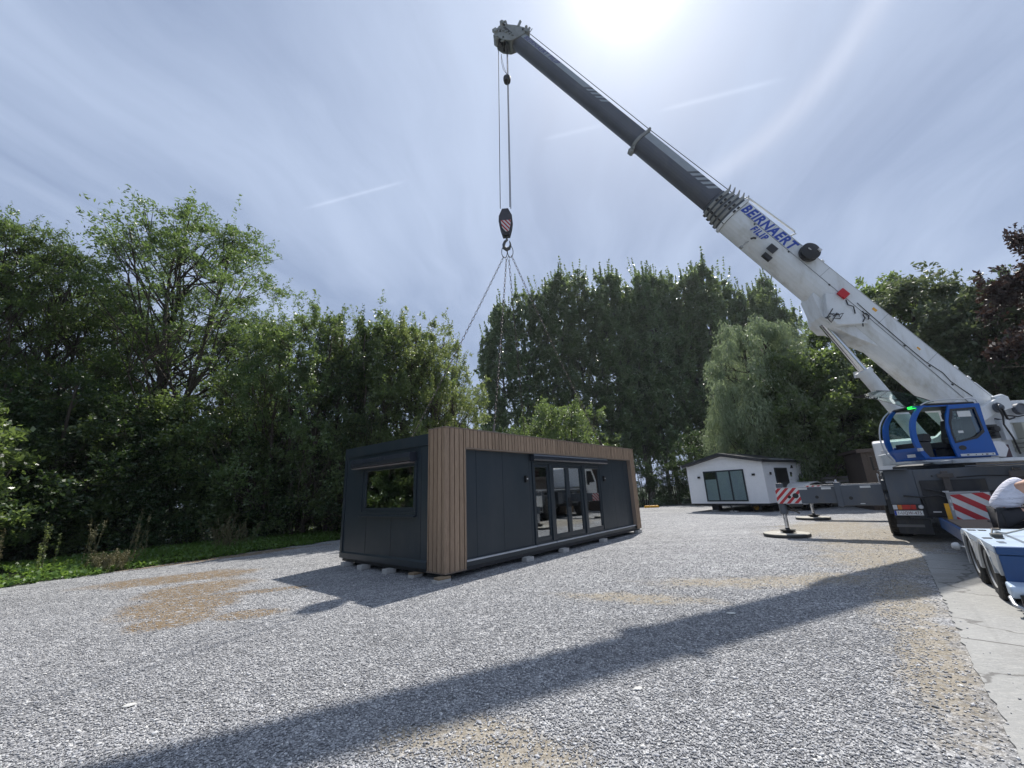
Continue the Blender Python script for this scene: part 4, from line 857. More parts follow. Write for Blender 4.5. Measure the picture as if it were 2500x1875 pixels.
bx('outrigger_beam', M_CHAS, (-.24, .24, -3.4, -1.285, .93, 1.72), (6.1, 6.6, -3.4, -1.25, .92, 1.36)); jack(0, -3.3, .93, .6, CR); jack(6.35, -3.3, .93, .6, CR)
for (x, y, lb) in ((-.02, 3.65, 'round grey outrigger mat under the near left jack, in full view'), (6.35, 3.65, 'round outrigger mat under the far left jack, behind the near one'), (0, -3.3, 'round outrigger mat on the right side of the crane, near the trailer'), (6.35, -3.3, 'round outrigger mat on the far right side of the crane')):
    wp = P0 + Vector((math.cos(CRZ) * x - math.sin(CRZ) * y, math.sin(CRZ) * x + math.cos(CRZ) * y, 0))
    mb_ = MB(); mb_.lathe([(.57, .0), (.60, .01), (.60, .065), (.585, .075)], 40); pm = mb_.build('outrigger_mat', M_PADB, loc=(wp.x, wp.y, .018), smooth=True); tag(pm, lb, 'outrigger mat', 'outrigger mats')
    m2 = MB(); m2.lathe([(.585, .0755), (.57, .081)], 40); m2.build('mat_top', M_MAT, pm)
    m3 = MB(); m3.box(-.18, .2, -.16, .2, .0815, .0825); m3.build('mat_print', M_SWHITE, pm)
# rear lamps, plate, mudflap
lc = bx('tail_lamp', M_CHASD, (-.50, -.43, .60, 1.18, .755, .90)); b = MB(); b.box(-.509, -.5005, .84, .99, .775, .885); b.build('red_lens', M_LRED, lc); b = MB(); b.box(-.509, -.5005, .995, 1.07, .775, .885); b.build('amber_lens', M_LORG, lc); b = MB(); b.box(-.509, -.5005, 1.08, 1.16, .775, .885); b.build('clear_lens', M_LCLR, lc); b = MB(); b.box(-.509, -.5005, .74, .83, .775, .885); b.build('red_lens', M_LRED, lc); b = MB(); b.lathe([(.05, 0), (.04, .03)], 16, T(-.5, .65, .83) @ RY(-PI / 2)); b.build('clear_lens', M_LCLR, lc)
npl = bx('number_plate', M_PLATE, (-.512, -.505, .64, 1.16, .635, .745), bevel=0)
MB().box(-.5145, -.5125, 1.12, 1.158, .637, .743).build('plate_band', M_PLBL, npl)
TMc = Matrix(((0, 0, -1, -.5135), (-1, 0, 0, 1.105), (0, 1, 0, .657), (0, 0, 0, 1)))
text_mesh('1-UQW-475', .104, TMc, 'plate_lettering', M_PLRED, npl, offset=.0, depth=.0008, xs=.74, spacing=1.12)
bx('plate_backing', M_CHASD, (-.503, -.46, .58, 1.18, .60, .755), (-.5, -.44, .55, 1.16, .20, .55), (-.54, -.46, .5, 1.18, .56, .585), bevel=.006)
mf = MB(); mf.box(-.506, -.5005, .68, 1.18, .36, .42); mf.build('mudflap_mark', mat('mudflap_mark', (.13, .13, .13), .6), CR)
b = MB(); b.box(-.50, -.46, .32, .46, .70, .725); b.box(-.50, -.46, .02, .22, .70, .73); b.split('reflector', M_SWHITE, CR)
# wheels
def wheel(r, wd, rimr, parent, x, y, side, name='wheel', rim=M_RIM):
    e = empty(name, (x, y, r)); e.parent = parent; Mx = RX(-PI / 2 * side)
    b = MB(); h = wd / 2
    b.lathe([(rimr, -h * .8), (rimr + .04, -h), (r - .07, -h), (r - .015, -h * .86), (r, -h * .6), (r, h * .6), (r - .015, h * .86), (r - .07, h), (rimr + .04, h), (rimr, h * .8)], 36, Mx)
    for k in range(36):
        a = 2 * PI * k / 36
        for s in (-1, 1): b.box(r - .012, r + .012, -.018, .018, s * h * .45 - h * .35, s * h * .45 + h * .35, Mx @ RZ(a + s * .05))
    b.build('tyre', M_TYRE, e, smooth=True)
    b = MB(); b.lathe([(.02, h * .15), (rimr * .45, h * .2), (rimr * .5, h * .5), (rimr * .55, h * .5), (rimr * .62, h * .1), (rimr * .9, -h * .0), (rimr * .97, h * .75), (rimr + .012, h * .93), (rimr + .012, h * .80), (rimr, -h * .8)], 32, Mx)
    for k in range(10): a = 2 * PI * k / 10; b.tube([(rimr * .72 * math.cos(a), rimr * .72 * math.sin(a), h * .05), (rimr * .72 * math.cos(a), rimr * .72 * math.sin(a), h * .3)], .016, 6, Mx)
    b.build('rim', rim, e, smooth=True); return e
for x in (1.05, 2.70, 4.45, 8.35):
    for s in (1, -1): wheel(.62, .46, .33, CR, x, s * 1.10, s)
b = MB()
for x in (1.05, 2.70, 4.45, 8.35): b.prism([(x + .74 * math.cos(a), .62 + .74 * math.sin(a)) for a in [PI * k / 12 for k in range(13)]] + [(x - .70 * math.cos(a) * -1 if False else x + .70 * math.cos(a), .62 + .70 * math.sin(a)) for a in [PI * (12 - k) / 12 for k in range(13)]], .8, 1.25, 'Y')
b.split('mudguard', M_CHAS, CR)
ld = MB()
for s in (2.0 - .15, 2.0 + .15): ld.tube([(3.5 + s - 2, 1.30, .45), (3.5 + s - 2, 1.30, 1.7)], .016, 6)
for k in range(5): ld.tube([(3.35, 1.30, .5 + k * .27), (3.65, 1.30, .5 + k * .27)], .014, 6)
ld.build('ladder', M_ALU, CR)
MB().box(-.1, 8.2, 1.272, 1.285, 1.60, 1.66).build('side_rail', M_ALU, CR)
# carrier driver's cab (white), far end
dc = MB(); dc.prism([(8.3, 1.72), (8.3, 2.98), (8.8, 3.08), (9.9, 2.98), (10.45, 2.1), (10.5, .8), (9.3, .8), (9.3, 1.30), (8.9, 1.72)], -1.2, 1.22, 'Y'); dco = dc.build('driver_cab', M_WHITE2, CR, bevel=.08)
b = MB(); b.prism([(9.1, 2.0), (9.1, 2.75), (9.75, 2.75), (10.15, 2.05)], 1.222, 1.228, 'Y'); b.build('side_window', M_BLACK, dco)
b = MB(); b.box(8.9, 9.05, 1.35, 1.42, 1.85, 2.45); b.tube([(9.5, 1.2, 2.5), (8.95, 1.4, 2.4)], .015, 6); b.tube([(9.5, 1.2, 2.0), (8.95, 1.4, 1.95)], .015, 6); b.build('mirror', M_BLACK, dco, bevel=.02)
b = MB(); b.box(8.25, 8.3, .75, 1.24, 1.3, 1.72); b.box(7.9, 8.28, .8, 1.2, 1.72, 1.75); b.build('rear_step', mat('grubby_aluminium', (.4, .38, .32), .5, var=.3, vscale=9), CR)
# striped marker board with yellow bracket on the right rear
MBD = empty('marker_board', (-1.0, .12, 0)); MBD.parent = CR
b = MB(); b.box(-.015, .015, -.60, .08, .50, 1.17); bd0 = b.build('board', mat('board_grey', (.32, .33, .34), .45, var=.1), MBD, bevel=.004)
so = [(-.02, .56), (-.02, 1.12), (.58, 1.165), (.60, .52)]
b = MB(); b.prism([(-x, z) for x, z in so], -.021, -.0155, 'X'); fc = b.build('stripe_face', M_SWHITE, bd0); b = MB()
for qd in stripes(so, .20, -1.35, .66): b.prism([(-x, z) for x, z in qd], -.0245, -.0214, 'X')
b.build('red_stripes', M_RED, fc)
b = MB(); b.box(-.03, .02, -.45, .10, 1.171, 1.185); b.box(-.04, .03, .02, .12, 1.186, 1.21); b.build('top_rail', M_ALU, MBD)
b = MB(); b.box(-.01, .03, .082, .16, .42, .93); b.box(-.01, .03, -.42, .16, .36, .419); b.build('yellow_bracket', M_YEL, MBD, bevel=.004)
b = MB(); b.box(-.03, -.022, .03, .055, .78, .88); b.box(-.03, -.022, .03, .055, .95, 1.02); b.split('reflector', M_SWHITE, MBD); b = MB(); b.tube([(.03, -.2, .9), (.55, -.2, .9)], .03, 8); b.tube([(.03, .1, .9), (.55, .1, .9)], .03, 8); b.split('bracket_arm', M_CHASD, MBD)

# ---- superstructure frame: X along the boom, Y toward the viewer, origin at turntable centre on ground
TT = Vector((12.75, 12.63, 0)); BA = math.atan2(.0425, -.9991)
SW = T(TT.x, TT.y, 0) @ RZ(BA)
CRinv = (T(*P0) @ RZ(CRZ)).inverted(); SM_ = CRinv @ SW     # superstructure coords -> crane local
def sb(name, m, fn, parent=CR, bevel=0, smooth=False):
    b = MB(SM_); fn(b); return (b.split if name in SPLIT else b.build)(name, m, parent, bevel=bevel, smooth=smooth)
def _(b): b.lathe([(.9, 1.70), (.9, 1.86), (.75, 1.90)], 32)
sb('turntable', M_CHASD, _)
def _(b):
    for y0, y1 in ((-.62, -.50), (.50, .62)):
        b.prism([(-2.75, 1.92), (-2.75, 2.9), (-2.35, 3.45), (-1.95, 3.62), (-1.62, 3.50), (-1.45, 3.15), (-.9, 2.75), (.3, 2.35), (1.0, 2.25), (1.0, 1.92)], y0, y1)
sb('slewing_frame', M_WHITE, _, bevel=.012)
def _(b): b.box(-2.7, .5, -.75, 1.15, 1.86, 1.95)
sb('platform', M_WHITE, _, bevel=.01)
def _(b):
    b.prism([(-1.98, 3.72), (-1.72, 3.72), (-.75, 3.25), (-.62, 2.95), (-.70, 2.82), (-1.52, 3.26), (-2.0, 3.38)], .64, .84)
sb('boom_foot_arm', M_WHITE, _, bevel=.02)
def _(b):
    b.prism([(-1.35, 2.3), (-.75, 2.3), (-.72, 2.75), (-1.05, 3.1), (-1.45, 3.2), (-1.75, 2.6), (-1.62, 2.3)], .64, .70)
sb('side_plate', M_WHITE, _, bevel=.01)
def _(b):
    b.lathe([(.15, .0), (.15, .03), (.10, .04), (.09, .10), (.03, .12)], 24, T(-1.55, .85, 3.40) @ RX(-PI / 2)); b.lathe([(.17, 0), (.17, .12), (.14, .13), (.12, .10), (.04, .10)], 24, T(-2.2, .75, 3.34) @ RX(-PI / 2))
sb('winch_drum', M_CHAS, _, smooth=True)
def _(b): b.tube([(-1.62, .92, 3.45), (-1.5, 1.0, 3.34), (-1.55, .98, 3.15), (-1.66, .9, 3.05)], .028, 6); b.tube([(-1.48, .92, 3.5), (-1.42, 1.0, 3.3), (-1.5, .95, 3.1)], .022, 6); b.tube([(-1.75, .72, 3.2), (-2.1, .78, 3.12), (-2.6, .75, 3.2)], .02, 6)
sb('hydraulic_hose', M_BLACK, _, smooth=True)
def _(b): b.box(-1.35, -1.02, .70, .86, 2.52, 2.92); b.lathe([(.09, 0), (.09, .14)], 16, T(-1.18, .86, 2.78) @ RX(-PI / 2)); b.lathe([(.06, 0), (.06, .16)], 16, T(-1.1, .86, 2.62) @ RX(-PI / 2)); b.tube([(-1.25, .92, 2.6), (-1.05, 1.0, 2.7), (-.9, .9, 2.75)], .02, 6)
sb('hydraulic_motor', M_BLACK, _, bevel=.01)
def _(b): b.prism([(-.72, 2.0), (-.98, 1.97), (-1.12, 2.2), (-1.05, 2.38), (-.86, 2.42), (-.74, 2.38)], .9, 1.15)
sb('mirror_box', M_WHITE2, _, bevel=.012)
def _(b): b.box(-1.45, -.98, .72, .88, 1.97, 2.33)
sb('maroon_box', M_MAROON, _, bevel=.01)
def _(b): b.box(-3.4, -1.75, -.9, .60, 3.12, 3.62); b.box(-3.6, -1.62, .60, .68, 3.5, 3.62); b.box(-3.5, -1.7, .6, .7, 2.95, 3.06); b.box(-1.75, -1.5, .60, .84, 2.45, 3.05); b.tube([(-1.62, .75, 3.7), (-1.88, .75, 3.76), (-2.0, .75, 3.68)], .07, 8)
sb('winch_housing', M_WHITE, _, bevel=.02)
def _(b):
    for i in range(3): b.box(-3.9, -1.85, -1.25, .95, 2.10 + i * .125, 2.215 + i * .125)
    b.box(-2.5, -2.05, .5, .85, 2.48, 2.95)
sb('counterweight', M_CREAM, _, bevel=.03)
def _(b):
    for p in (((-1.62, .88, 3.3), (-1.5, .9, 2.9), (-1.62, .9, 2.5), (-1.68, .88, 2.05)), ((-.75, .85, 2.95), (-.66, .86, 2.6), (-.72, .88, 2.35)), ((-1.5, .72, 3.1), (-1.7, .8, 3.02), (-2.0, .78, 3.1)), ((-.4, .65, 3.0), (-.6, .75, 3.1), (-.9, .72, 2.95))): b.tube(p, .022, 6)
sb('hydraulic_hose', M_BLACK, _, smooth=True)

# ---- crane operator cab
cabY0, cabY1 = 1.20, 2.10
def arc(pts, n=8):   # smooth polyline through control points (Catmull-Rom)
    out = []; P_ = [Vector((p[0], p[1])) for p in pts]; P_ = [P_[0]] + P_ + [P_[-1]]
    for i in range(1, len(P_) - 2):
        for k in range(n):
            t = k / n; a, b, c, d = P_[i - 1], P_[i], P_[i + 1], P_[i + 2]
            v = .5 * ((2 * b) + (c - a) * t + (2 * a - 5 * b + 4 * c - d) * t * t + (3 * b - a - 3 * c + d) * t ** 3); out.append((v.x, v.y))
    out.append(tuple(P_[-1])); return out
frontc = arc([(2.02, 1.97), (2.17, 2.25), (2.21, 2.60), (2.13, 2.95), (1.95, 3.22), (1.76, 3.38)])
fin = [(x - .13, z) for x, z in frontc]
oc = empty('operator_cab', (0, 0, 0)); oc.parent = CR
def _(b): b.box(.42, 2.05, cabY0, cabY1, 1.96, 2.02)
sb('floor', M_BLUE, _, oc, bevel=.01)
def _(b): b.prism([(.36, 3.37), (1.78, 3.385), (1.70, 3.43), (.40, 3.42)], cabY0, cabY1)
sb('roof', M_BLACK, _, oc, bevel=.015)
def _(b):
    for y0, y1 in ((cabY0, cabY0 + .06), (cabY1 - .06, cabY1)): b.prism(frontc + fin[::-1], y0, y1)
sb('front_pillar', M_BLUE, _, oc)
def _(b): b.prism([(2.02, 1.97), (2.15, 2.2), (2.165, 2.28), (2.08, 2.28), (1.92, 1.97)], cabY0 + .062, cabY1 - .062)
sb('front_panel', M_BLUE, _, oc)
def _(b):
    b.prism([(.36, 1.98), (.36, 3.37), (.43, 3.37), (.43, 1.98)], cabY0 + .02, cabY1 - .062); 
sb('rear_wall', M_BLUE, _, oc)
def _(b): b.prism([(.432, 2.03), (.432, 3.36), (.445, 3.36), (.445, 2.03)], cabY0 + .03, cabY1 - .07); b.box(.45, 1.72, cabY0 + .05, cabY1 - .07, 3.34, 3.366)
sb('lining', M_BLACK, _, oc)
def _(b):   # far side: lower panel, window
    b.box(.45, 2.0, cabY0, cabY0 + .03, 2.02, 2.35)
sb('far_panel', M_BLUE, _, oc)
def _(b): b.prism([(.5, 2.36), (.5, 3.3), (1.72, 3.3), (2.05, 2.9), (2.06, 2.36)], cabY0 + .01, cabY0 + .015)
sb('far_window', M_GLASSC, _, oc)
def _(b): b.prism([(.40, 2.02), (.47, 3.37), (.55, 3.37), (.50, 2.02)], cabY1 - .055, cabY1 - .005); b.box(.5, 1.95, cabY1 - .05, cabY1 - .01, 3.33, 3.368)
sb('door_frame', M_BLUE, _, oc)
# sliding door, open to the rear
do_ = [(1.30, 1.985), (1.355, 2.35), (1.345, 2.75), (1.26, 3.08), (1.13, 3.34), (.33, 3.36), (.36, 2.7), (.30, 1.985)]
di_ = [(1.24, 2.36), (1.265, 2.60), (1.235, 2.88), (1.10, 3.22), (.50, 3.24), (.47, 2.62), (.70, 2.46)]
def ring_plate(b, outer, inner, y0, y1):
    """plate with a window hole: bridge polygons by nearest vertices"""
    oc_ = [Vector(p) for p in outer]; ic = [Vector(p) for p in inner]; c = sum(ic, Vector((0, 0))) / len(ic)
    def ray(poly, a):
        d = Vector((math.cos(a), math.sin(a))); best = None
        for i in range(len(poly)):
            p, q = poly[i], poly[(i + 1) % len(poly)]; e = q - p; den = d.x * e.y - d.y * e.x
            if abs(den) < 1e-9: continue
            t = ((p.x - c.x) * e.y - (p.y - c.y) * e.x) / den; u = ((p.x - c.x) * d.y - (p.y - c.y) * d.x) / den
            if t > 0 and -1e-6 <= u <= 1 + 1e-6: best = max(best or 0, t)
        return c + d * best
    angs = sorted(set([round(math.atan2(p.y - c.y, p.x - c.x), 5) for p in oc_ + ic])); n = len(angs)
    O_ = [ray(oc_, a) for a in angs]; I_ = [ray(ic, a) for a in angs]
    vs = [(p.x, y, p.y) for y in (y0, y1) for p in O_ + I_]; fs = []
    for i in range(n):
        j = (i + 1) % n; fs += [(i, j, n + j, n + i), (2 * n + i, 3 * n + i, 3 * n + j, 2 * n + j), (i, 2 * n + i, 2 * n + j, j), (n + i, n + j, 3 * n + j, 3 * n + i)]
    b.add(vs, fs)
def _(b): ring_plate(b, do_, di_, cabY1 + .02, cabY1 + .065)
door = sb('sliding_door', M_BLUE, _, oc, bevel=.006)
def _(b): ring_plate(b, [(x + (.02 if x > .8 else -.02), z + (.02 if z > 2.8 else -.02)) for x, z in di_], [(x - (.03 if x > .8 else -.03), z - (.03 if z > 2.8 else -.03)) for x, z in di_], cabY1 + .066, cabY1 + .072)
sb('seal', M_BLACK, _, door)
def _(b): b.prism(di_, cabY1 + .04, cabY1 + .046)
sb('pane', M_GLASSC, _, door)
def _(b): b.box(.38, 1.22, cabY1 + .066, cabY1 + .070, 2.005, 2.065)
strip_ = sb('white_strip', M_SWHITE, _, door)
def _(b):
    for i, x in enumerate((.42, .55, .68, .84, 1.02, 1.06)): b.box(x, x + (.03, .06, .03, .02, .05, .012)[i], cabY1 + .0705, cabY1 + .072, 2.02, 2.045)
sb('strip_marks', M_BLACK, _, door)
def _(b): b.lathe([(.075, 0), (.075, .008), (.06, .008)], 24, T(1.12, cabY1 + .066, 2.22) @ RX(-PI / 2) @ Matrix.Diagonal((1.25, .8, 1, 1)))
sb('handle_recess', M_BLACK, _, door)
def _(b): b.box(.62, .95, cabY1 + .047, cabY1 + .05, 3.02, 3.17); b.box(.95, 1.08, cabY1 + .047, cabY1 + .05, 2.60, 2.66)
sb('window_sticker', M_SWHITE, _, door)
# curved near-side rails
def _(b):
    rp = [(x + .06, cabY1 + .06, z) for x, z in frontc]; b.tube([rp[0]] + rp, .018, 8); b.tube([rp[-1], (1.6, cabY1 + .05, 3.47), (1.2, cabY1 + .05, 3.50), (.5, cabY1 + .05, 3.50), (.38, cabY1 + .05, 3.46), (.33, cabY1 + .05, 3.2)], .015, 8)
    rp = [(x + .06, cabY0 - .02, z) for x, z in frontc]; b.tube(rp, .018, 8)
    b.box(.35, 2.15, cabY1 + .0, cabY1 + .10, 1.925, 1.945); b.box(1.9, 2.16, cabY0 - .02, cabY1 + .08, 1.90, 1.915)
sb('hand_rail', M_ALU, _, oc, smooth=True)
def _(b): b.box(2.10, 2.19, cabY1 + .0, cabY1 + .08, 2.18, 2.26); b.box(2.18, 2.27, cabY0 - .12, cabY0 - .02, 2.22, 2.30)
sb('work_lamp', M_LCLR, _, oc, bevel=.01)
# windscreen swung up and open
def wind(b, dx=0, th=.006, i0=0, i1=None):
    pts_ = arc([(1.35, 3.47), (1.75, 3.64), (2.25, 3.80), (2.75, 3.86)]); n = len(pts_)
    vs = []; 
    for y in (cabY0 + .03, cabY1 - .05):
        vs += [(x, y, z) for x, z in pts_]; 
    for y in (cabY0 + .03, cabY1 - .05): vs += [(x, y, z - th) for x, z in pts_]
    fs = [(i, i + 1, n + i + 1, n + i) for i in range(n - 1)] + [(2 * n + i, 3 * n + i, 3 * n + i + 1, 2 * n + i + 1) for i in range(n - 1)]
    b.add(vs, fs); return pts_
def _(b): wind(b)
ws_ = sb('windscreen', M_GLASSC, _, oc)
def _(b):
    p_ = arc([(1.35, 3.47), (1.75, 3.64), (2.25, 3.80), (2.75, 3.86)])
    for y in (cabY0 + .03, cabY1 - .05): b.tube([(x, y, z) for x, z in p_], .009, 5)
    b.tube([(1.2, 1.6, 3.45), (1.7, 1.5, 3.66), (2.1, 1.35, 3.80)], .012, 5); b.tube([(2.1, 1.35, 3.81), (2.3, 1.9, 3.86)], .014, 5); b.box(1.68, 1.78, 1.4, 1.5, 3.64, 3.70)
sb('wiper', M_BLACK, _, ws_)
def _(b): b.box(1.80, 1.90, 1.84, 2.02, 3.325, 3.385)
sb('green_lamp', M_GREENL, _, oc, bevel=.02)
# interior: seat, console, dash
def _(b): b.box(.75, 1.25, 1.40, 1.90, 2.25, 2.42); b.prism([(.72, 2.35), (.62, 3.0), (.76, 3.02), (.90, 2.40)], 1.42, 1.88); b.box(.66, .78, 1.52, 1.78, 3.02, 3.2); b.box(.8, 1.2, 1.5, 1.8, 2.02, 2.25)
sb('seat', M_SEAT, _, oc, bevel=.04)
def _(b): b.box(.95, 1.35, 1.92, 2.02, 2.35, 2.5); b.box(1.7, 2.02, 1.3, 2.0, 2.02, 2.42); b.tube([(1.2, 1.97, 2.48), (1.22, 1.97, 2.62)], .02, 6); b.prism([(1.62, 2.42), (1.60, 2.62), (1.75, 2.66), (1.85, 2.45)], 1.62, 1.95)
sb('console', M_BLACK, _, oc, bevel=.02)
def _(b):
    for i, (y, z) in enumerate(((1.45, 3.06), (1.55, 3.06), (1.65, 3.06), (1.5, 2.95), (1.62, 2.95), (1.48, 3.16), (1.58, 3.16))): b.box(.446, .45, y - .035, y + .035, z - .03, z + .03)
sb('notice_sheet', M_SWHITE, _, oc)
def _(b): b.box(2.165, 2.172, 1.75, 1.98, 2.04, 2.12)
sb('cab_sticker', M_SWHITE, _, oc)

# ---- boom. boom frame: origin at foot, X along the boom, Z up-normal, Y toward the viewer
A0 = Vector((-1.87, 0, 2.98)); A1 = Vector((11.62, 0, 20.35)); bl = (A1 - A0).length; ba = math.atan2(A1.z - A0.z, A1.x - A0.x)
BM_ = SM_ @ T(*A0) @ RY(-ba)
boom = empty('boom', (0, 0, 0)); boom.parent = CR
def bb(name, m, fn, parent=boom, bevel=0, smooth=False):
    b = MB(BM_); fn(b); return (b.split if name in SPLIT else b.build)(name, m, parent, bevel=bevel, smooth=smooth)
def section(b, x0, x1, w_, h_, zc=0., top=.5, drop0=0.):
    """U-shaped boom tube: flat top, straight upper sides, rounded belly"""
    prof = [(-w_ / 2 + .03, h_ / 2), (-w_ / 2, h_ / 2 - .03)]
    prof += [(-w_ / 2, h_ * (.5 - top))]
    for k in range(1, 12): a = PI * k / 12; prof.append((-w_ / 2 * math.cos(a), h_ * (.5 - top) - (h_ * top) * math.sin(a) ** .85))
    prof += [(w_ / 2, h_ * (.5 - top)), (w_ / 2, h_ / 2 - .03), (w_ / 2 - .03, h_ / 2)]
    b.prism([(y, z + zc) for y, z in prof], x0, x1, 'X')
xb = 10.15      # end of the base section
HB, WB = 1.16, .96
def _(b): section(b, .25, xb, WB, HB)
base_s = bb('base_section', M_WHITE, _)
def _(b):   # flat lower cheek of the base: strengthening wedge where the cylinder pushes
    b.prism([(3.6, -.40), (4.6, -.80), (5.2, -.98), (5.6, -.94), (6.3, -.56), (6.4, -.35)], -.32, .32); b.prism([(4.5, -.2), (5.1, -.95), (5.5, -.95), (6.1, -.35), (5.7, -.05)], -.50, .50)
bb('cylinder_bracket', M_WHITE, _, boom, bevel=.02)
def _(b): b.prism([(-.3, -.35), (-.3, .25), (.0, .5), (.5, .62), (1.2, .62), (1.2, -.55), (.3, -.6)], -.46, .46)
bb('boom_foot', M_WHITE, _, boom, bevel=.03)
def _(b): b.tube([(.8, WB / 2 + .004, -.12), (3.0, WB / 2 + .006, -.06), (5.2, WB / 2 + .006, .0), (xb - .2, WB / 2 + .006, .07)], .011, 6)
bb('side_seam', mat('grey_seam', (.28, .29, .30), .5), _, base_s, smooth=True)
def _(b): b.tube([(1.0, WB / 2 + .012, .12), (1.7, WB / 2 + .02, .04), (2.0, WB / 2 + .02, .10), (2.6, WB / 2 + .02, .02), (3.6, WB / 2 + .02, .04), (4.6, WB / 2 + .02, .08), (5.2, WB / 2 + .02, .12)], .011, 6)
bb('side_cable', M_BLACK, _, base_s, smooth=True)
def _(b):
    for x in (2.5, 4.3, 6.6, 8.85): b.box(x - .006, x + .006, WB / 2 + .0005, WB / 2 + .004, .0, HB / 2 - .035)
    b.box(.6, xb - .1, WB / 2 + .0005, WB / 2 + .004, HB / 2 - .055, HB / 2 - .045)
bb('weld_seam', MATS['grey_seam'], _, base_s)
def _(b): b.box(4.6, 4.75, WB / 2 + .001, WB / 2 + .004, .30, .40); b.box(2.9, 3.02, WB / 2 + .001, WB / 2 + .004, .22, .28)
bb('warning_decal', M_YEL, _, base_s)
def _(b):
    for x in (1.6, 2.4, 3.3, 6.2, 7.9, 9.4): b.box(x - .03, x + .03, WB / 2 + .001, WB / 2 + .022, -.02, .02)
bb('cable_clip', M_CHASD, _, base_s)
# telescoped collars, then intermediate sections
for i in range(5):
    def _(b, i=i): section(b, xb + .02 + i * .19, xb + .13 + i * .19, WB + .10 - i * .045, HB + .10 - i * .075, .0)
    bb('section_collar', M_HEAD if i else M_WHITE, _, boom, bevel=.012)
    def _(b, i=i): section(b, xb + .131 + i * .19, xb + .209 + i * .19, WB - .03 - i * .045, HB - .03 - i * .075, .0)
    bb('nested_section', M_CHAS, _, boom)
    def _(b, i=i): x = xb + .07 + i * .19; b.prism([(x - .04, HB / 2 - .02 - i * .03), (x + .05, HB / 2 - .02 - i * .03), (x + .08, HB / 2 + .14 - i * .03), (x + .16, HB / 2 + .34 - i * .03), (x + .12, HB / 2 + .34 - i * .03), (x + .0, HB / 2 + .16 - i * .03)], .30, .34); b.prism([(x - .04, HB / 2 - .02 - i * .03), (x + .05, HB / 2 - .02 - i * .03), (x + .08, HB / 2 + .14 - i * .03), (x + .16, HB / 2 + .34 - i * .03), (x + .12, HB / 2 + .34 - i * .03), (x + .0, HB / 2 + .16 - i * .03)], -.34, -.30)
    bb('rope_guide', M_HEAD, _, boom)
    def _(b, i=i):
        x = xb + .075 + i * .19; w2 = (WB + .10 - i * .045) / 2
        for z in (.05, -.16): b.box(x - .045, x + .03, w2 - .01, w2 + .03, z - .05, z + .05)
        for k in (1, 3): a = -PI / 2 + (k - 2) * .42; b.box(x - .05, x + .05, -.05, .05, -.04, .04, T(0, math.cos(a) * w2 * .98, math.sin(a) * HB * .5 * (1 - i * .05) - .0))
    bb('wear_pad', M_CHASD, _, boom, bevel=.004)
x2 = xb + 1.0; xc = 14.95; xe = 22.48
H2, W2 = .80, .66; H3, W3 = .67, .56
def _(b): section(b, x2, xc, W2, H2, .03)
s2 = bb('telescopic_section', M_GREYD, _)
def _(b): section(b, xc, xe, W3, H3, .07)
s3 = bb('telescopic_section', M_GREYD, _)
def _(b): section(b, xc - .07, xc + .05, W2 + .08, H2 + .08, .02); b.prism([(xc - .03, .44), (xc + .05, .44), (xc + .14, .66), (xc + .26, .80), (xc + .2, .82), (xc + .05, .68)], -.03, .03); b.box(xc - .05, xc + .04, -.3, .42, .44, .50); b.tube([(xc - .1, -.2, -.44), (xc - .1, .2, -.44)], .05, 8); b.box(xc - .15, xc + .02, -.12, .12, -.58, -.42)
bb('section_collar', M_HEAD, _, boom, bevel=.01)
# light stripes along upper side face with slashes at the ends
def stripe(parent, W, H, zc, xa, xb_, slash_at, sgn):
    def _(b):
        z0, z1 = zc + .07, zc + H / 2 - .03; sl = .26; n = 4; pw = .14; gw = .12
        x0, x1 = xa, xb_
        if slash_at == 'low':     # bars at the low-x end
            xs = xa + n * (pw + gw)
            for k in range(n):
                q = xa + k * (pw + gw); b.prism([(q + sl, z0), (q + sl + pw, z0), (q + pw, z1), (q, z1)], W / 2 + .001, W / 2 + .004)
            b.prism([(xs + sl, z0), (x1, z0), (x1, z1), (xs, z1)], W / 2 + .001, W / 2 + .004)
    return bb('light_stripe', M_GREYL, _, parent)
stripe(s3, W3, H3, .07, xc + 2.1, xe - .12, 'low', 1); stripe(s2, W2, H2, .02, x2 + .15, xc - .1, 'low', 1)
# lettering. text plane: x' = toward the boom foot (reads top-left to bottom-right), y' = up normal
def boomtext(txt, size, xstart, zbase, W, name, m, parent, offs, xs=1., sp=1.):
    M = BM_ @ Matrix(((-1, 0, 0, xstart), (0, 0, 1, W / 2 + .006), (0, 1, 0, zbase), (0, 0, 0, 1)))
    return text_mesh(txt, size, M, name, m, parent, offset=offs, shear=.25, depth=.002, xs=xs, spacing=sp)
boomtext('BEIRNAERT', .56, xb - .02, .10, WB, 'lettering', M_TEXTB, base_s, .022, .70, 1.15)
boomtext('FILIP', .36, xb - .78, -.27, WB, 'lettering', M_TEXTB, base_s, .015, .70, 1.22)
boomtext('BEIRNAERT FILIP', .28, xe - .30, .165, W3, 'lettering', M_TEXTP, s3, .005, .95, 1.1)
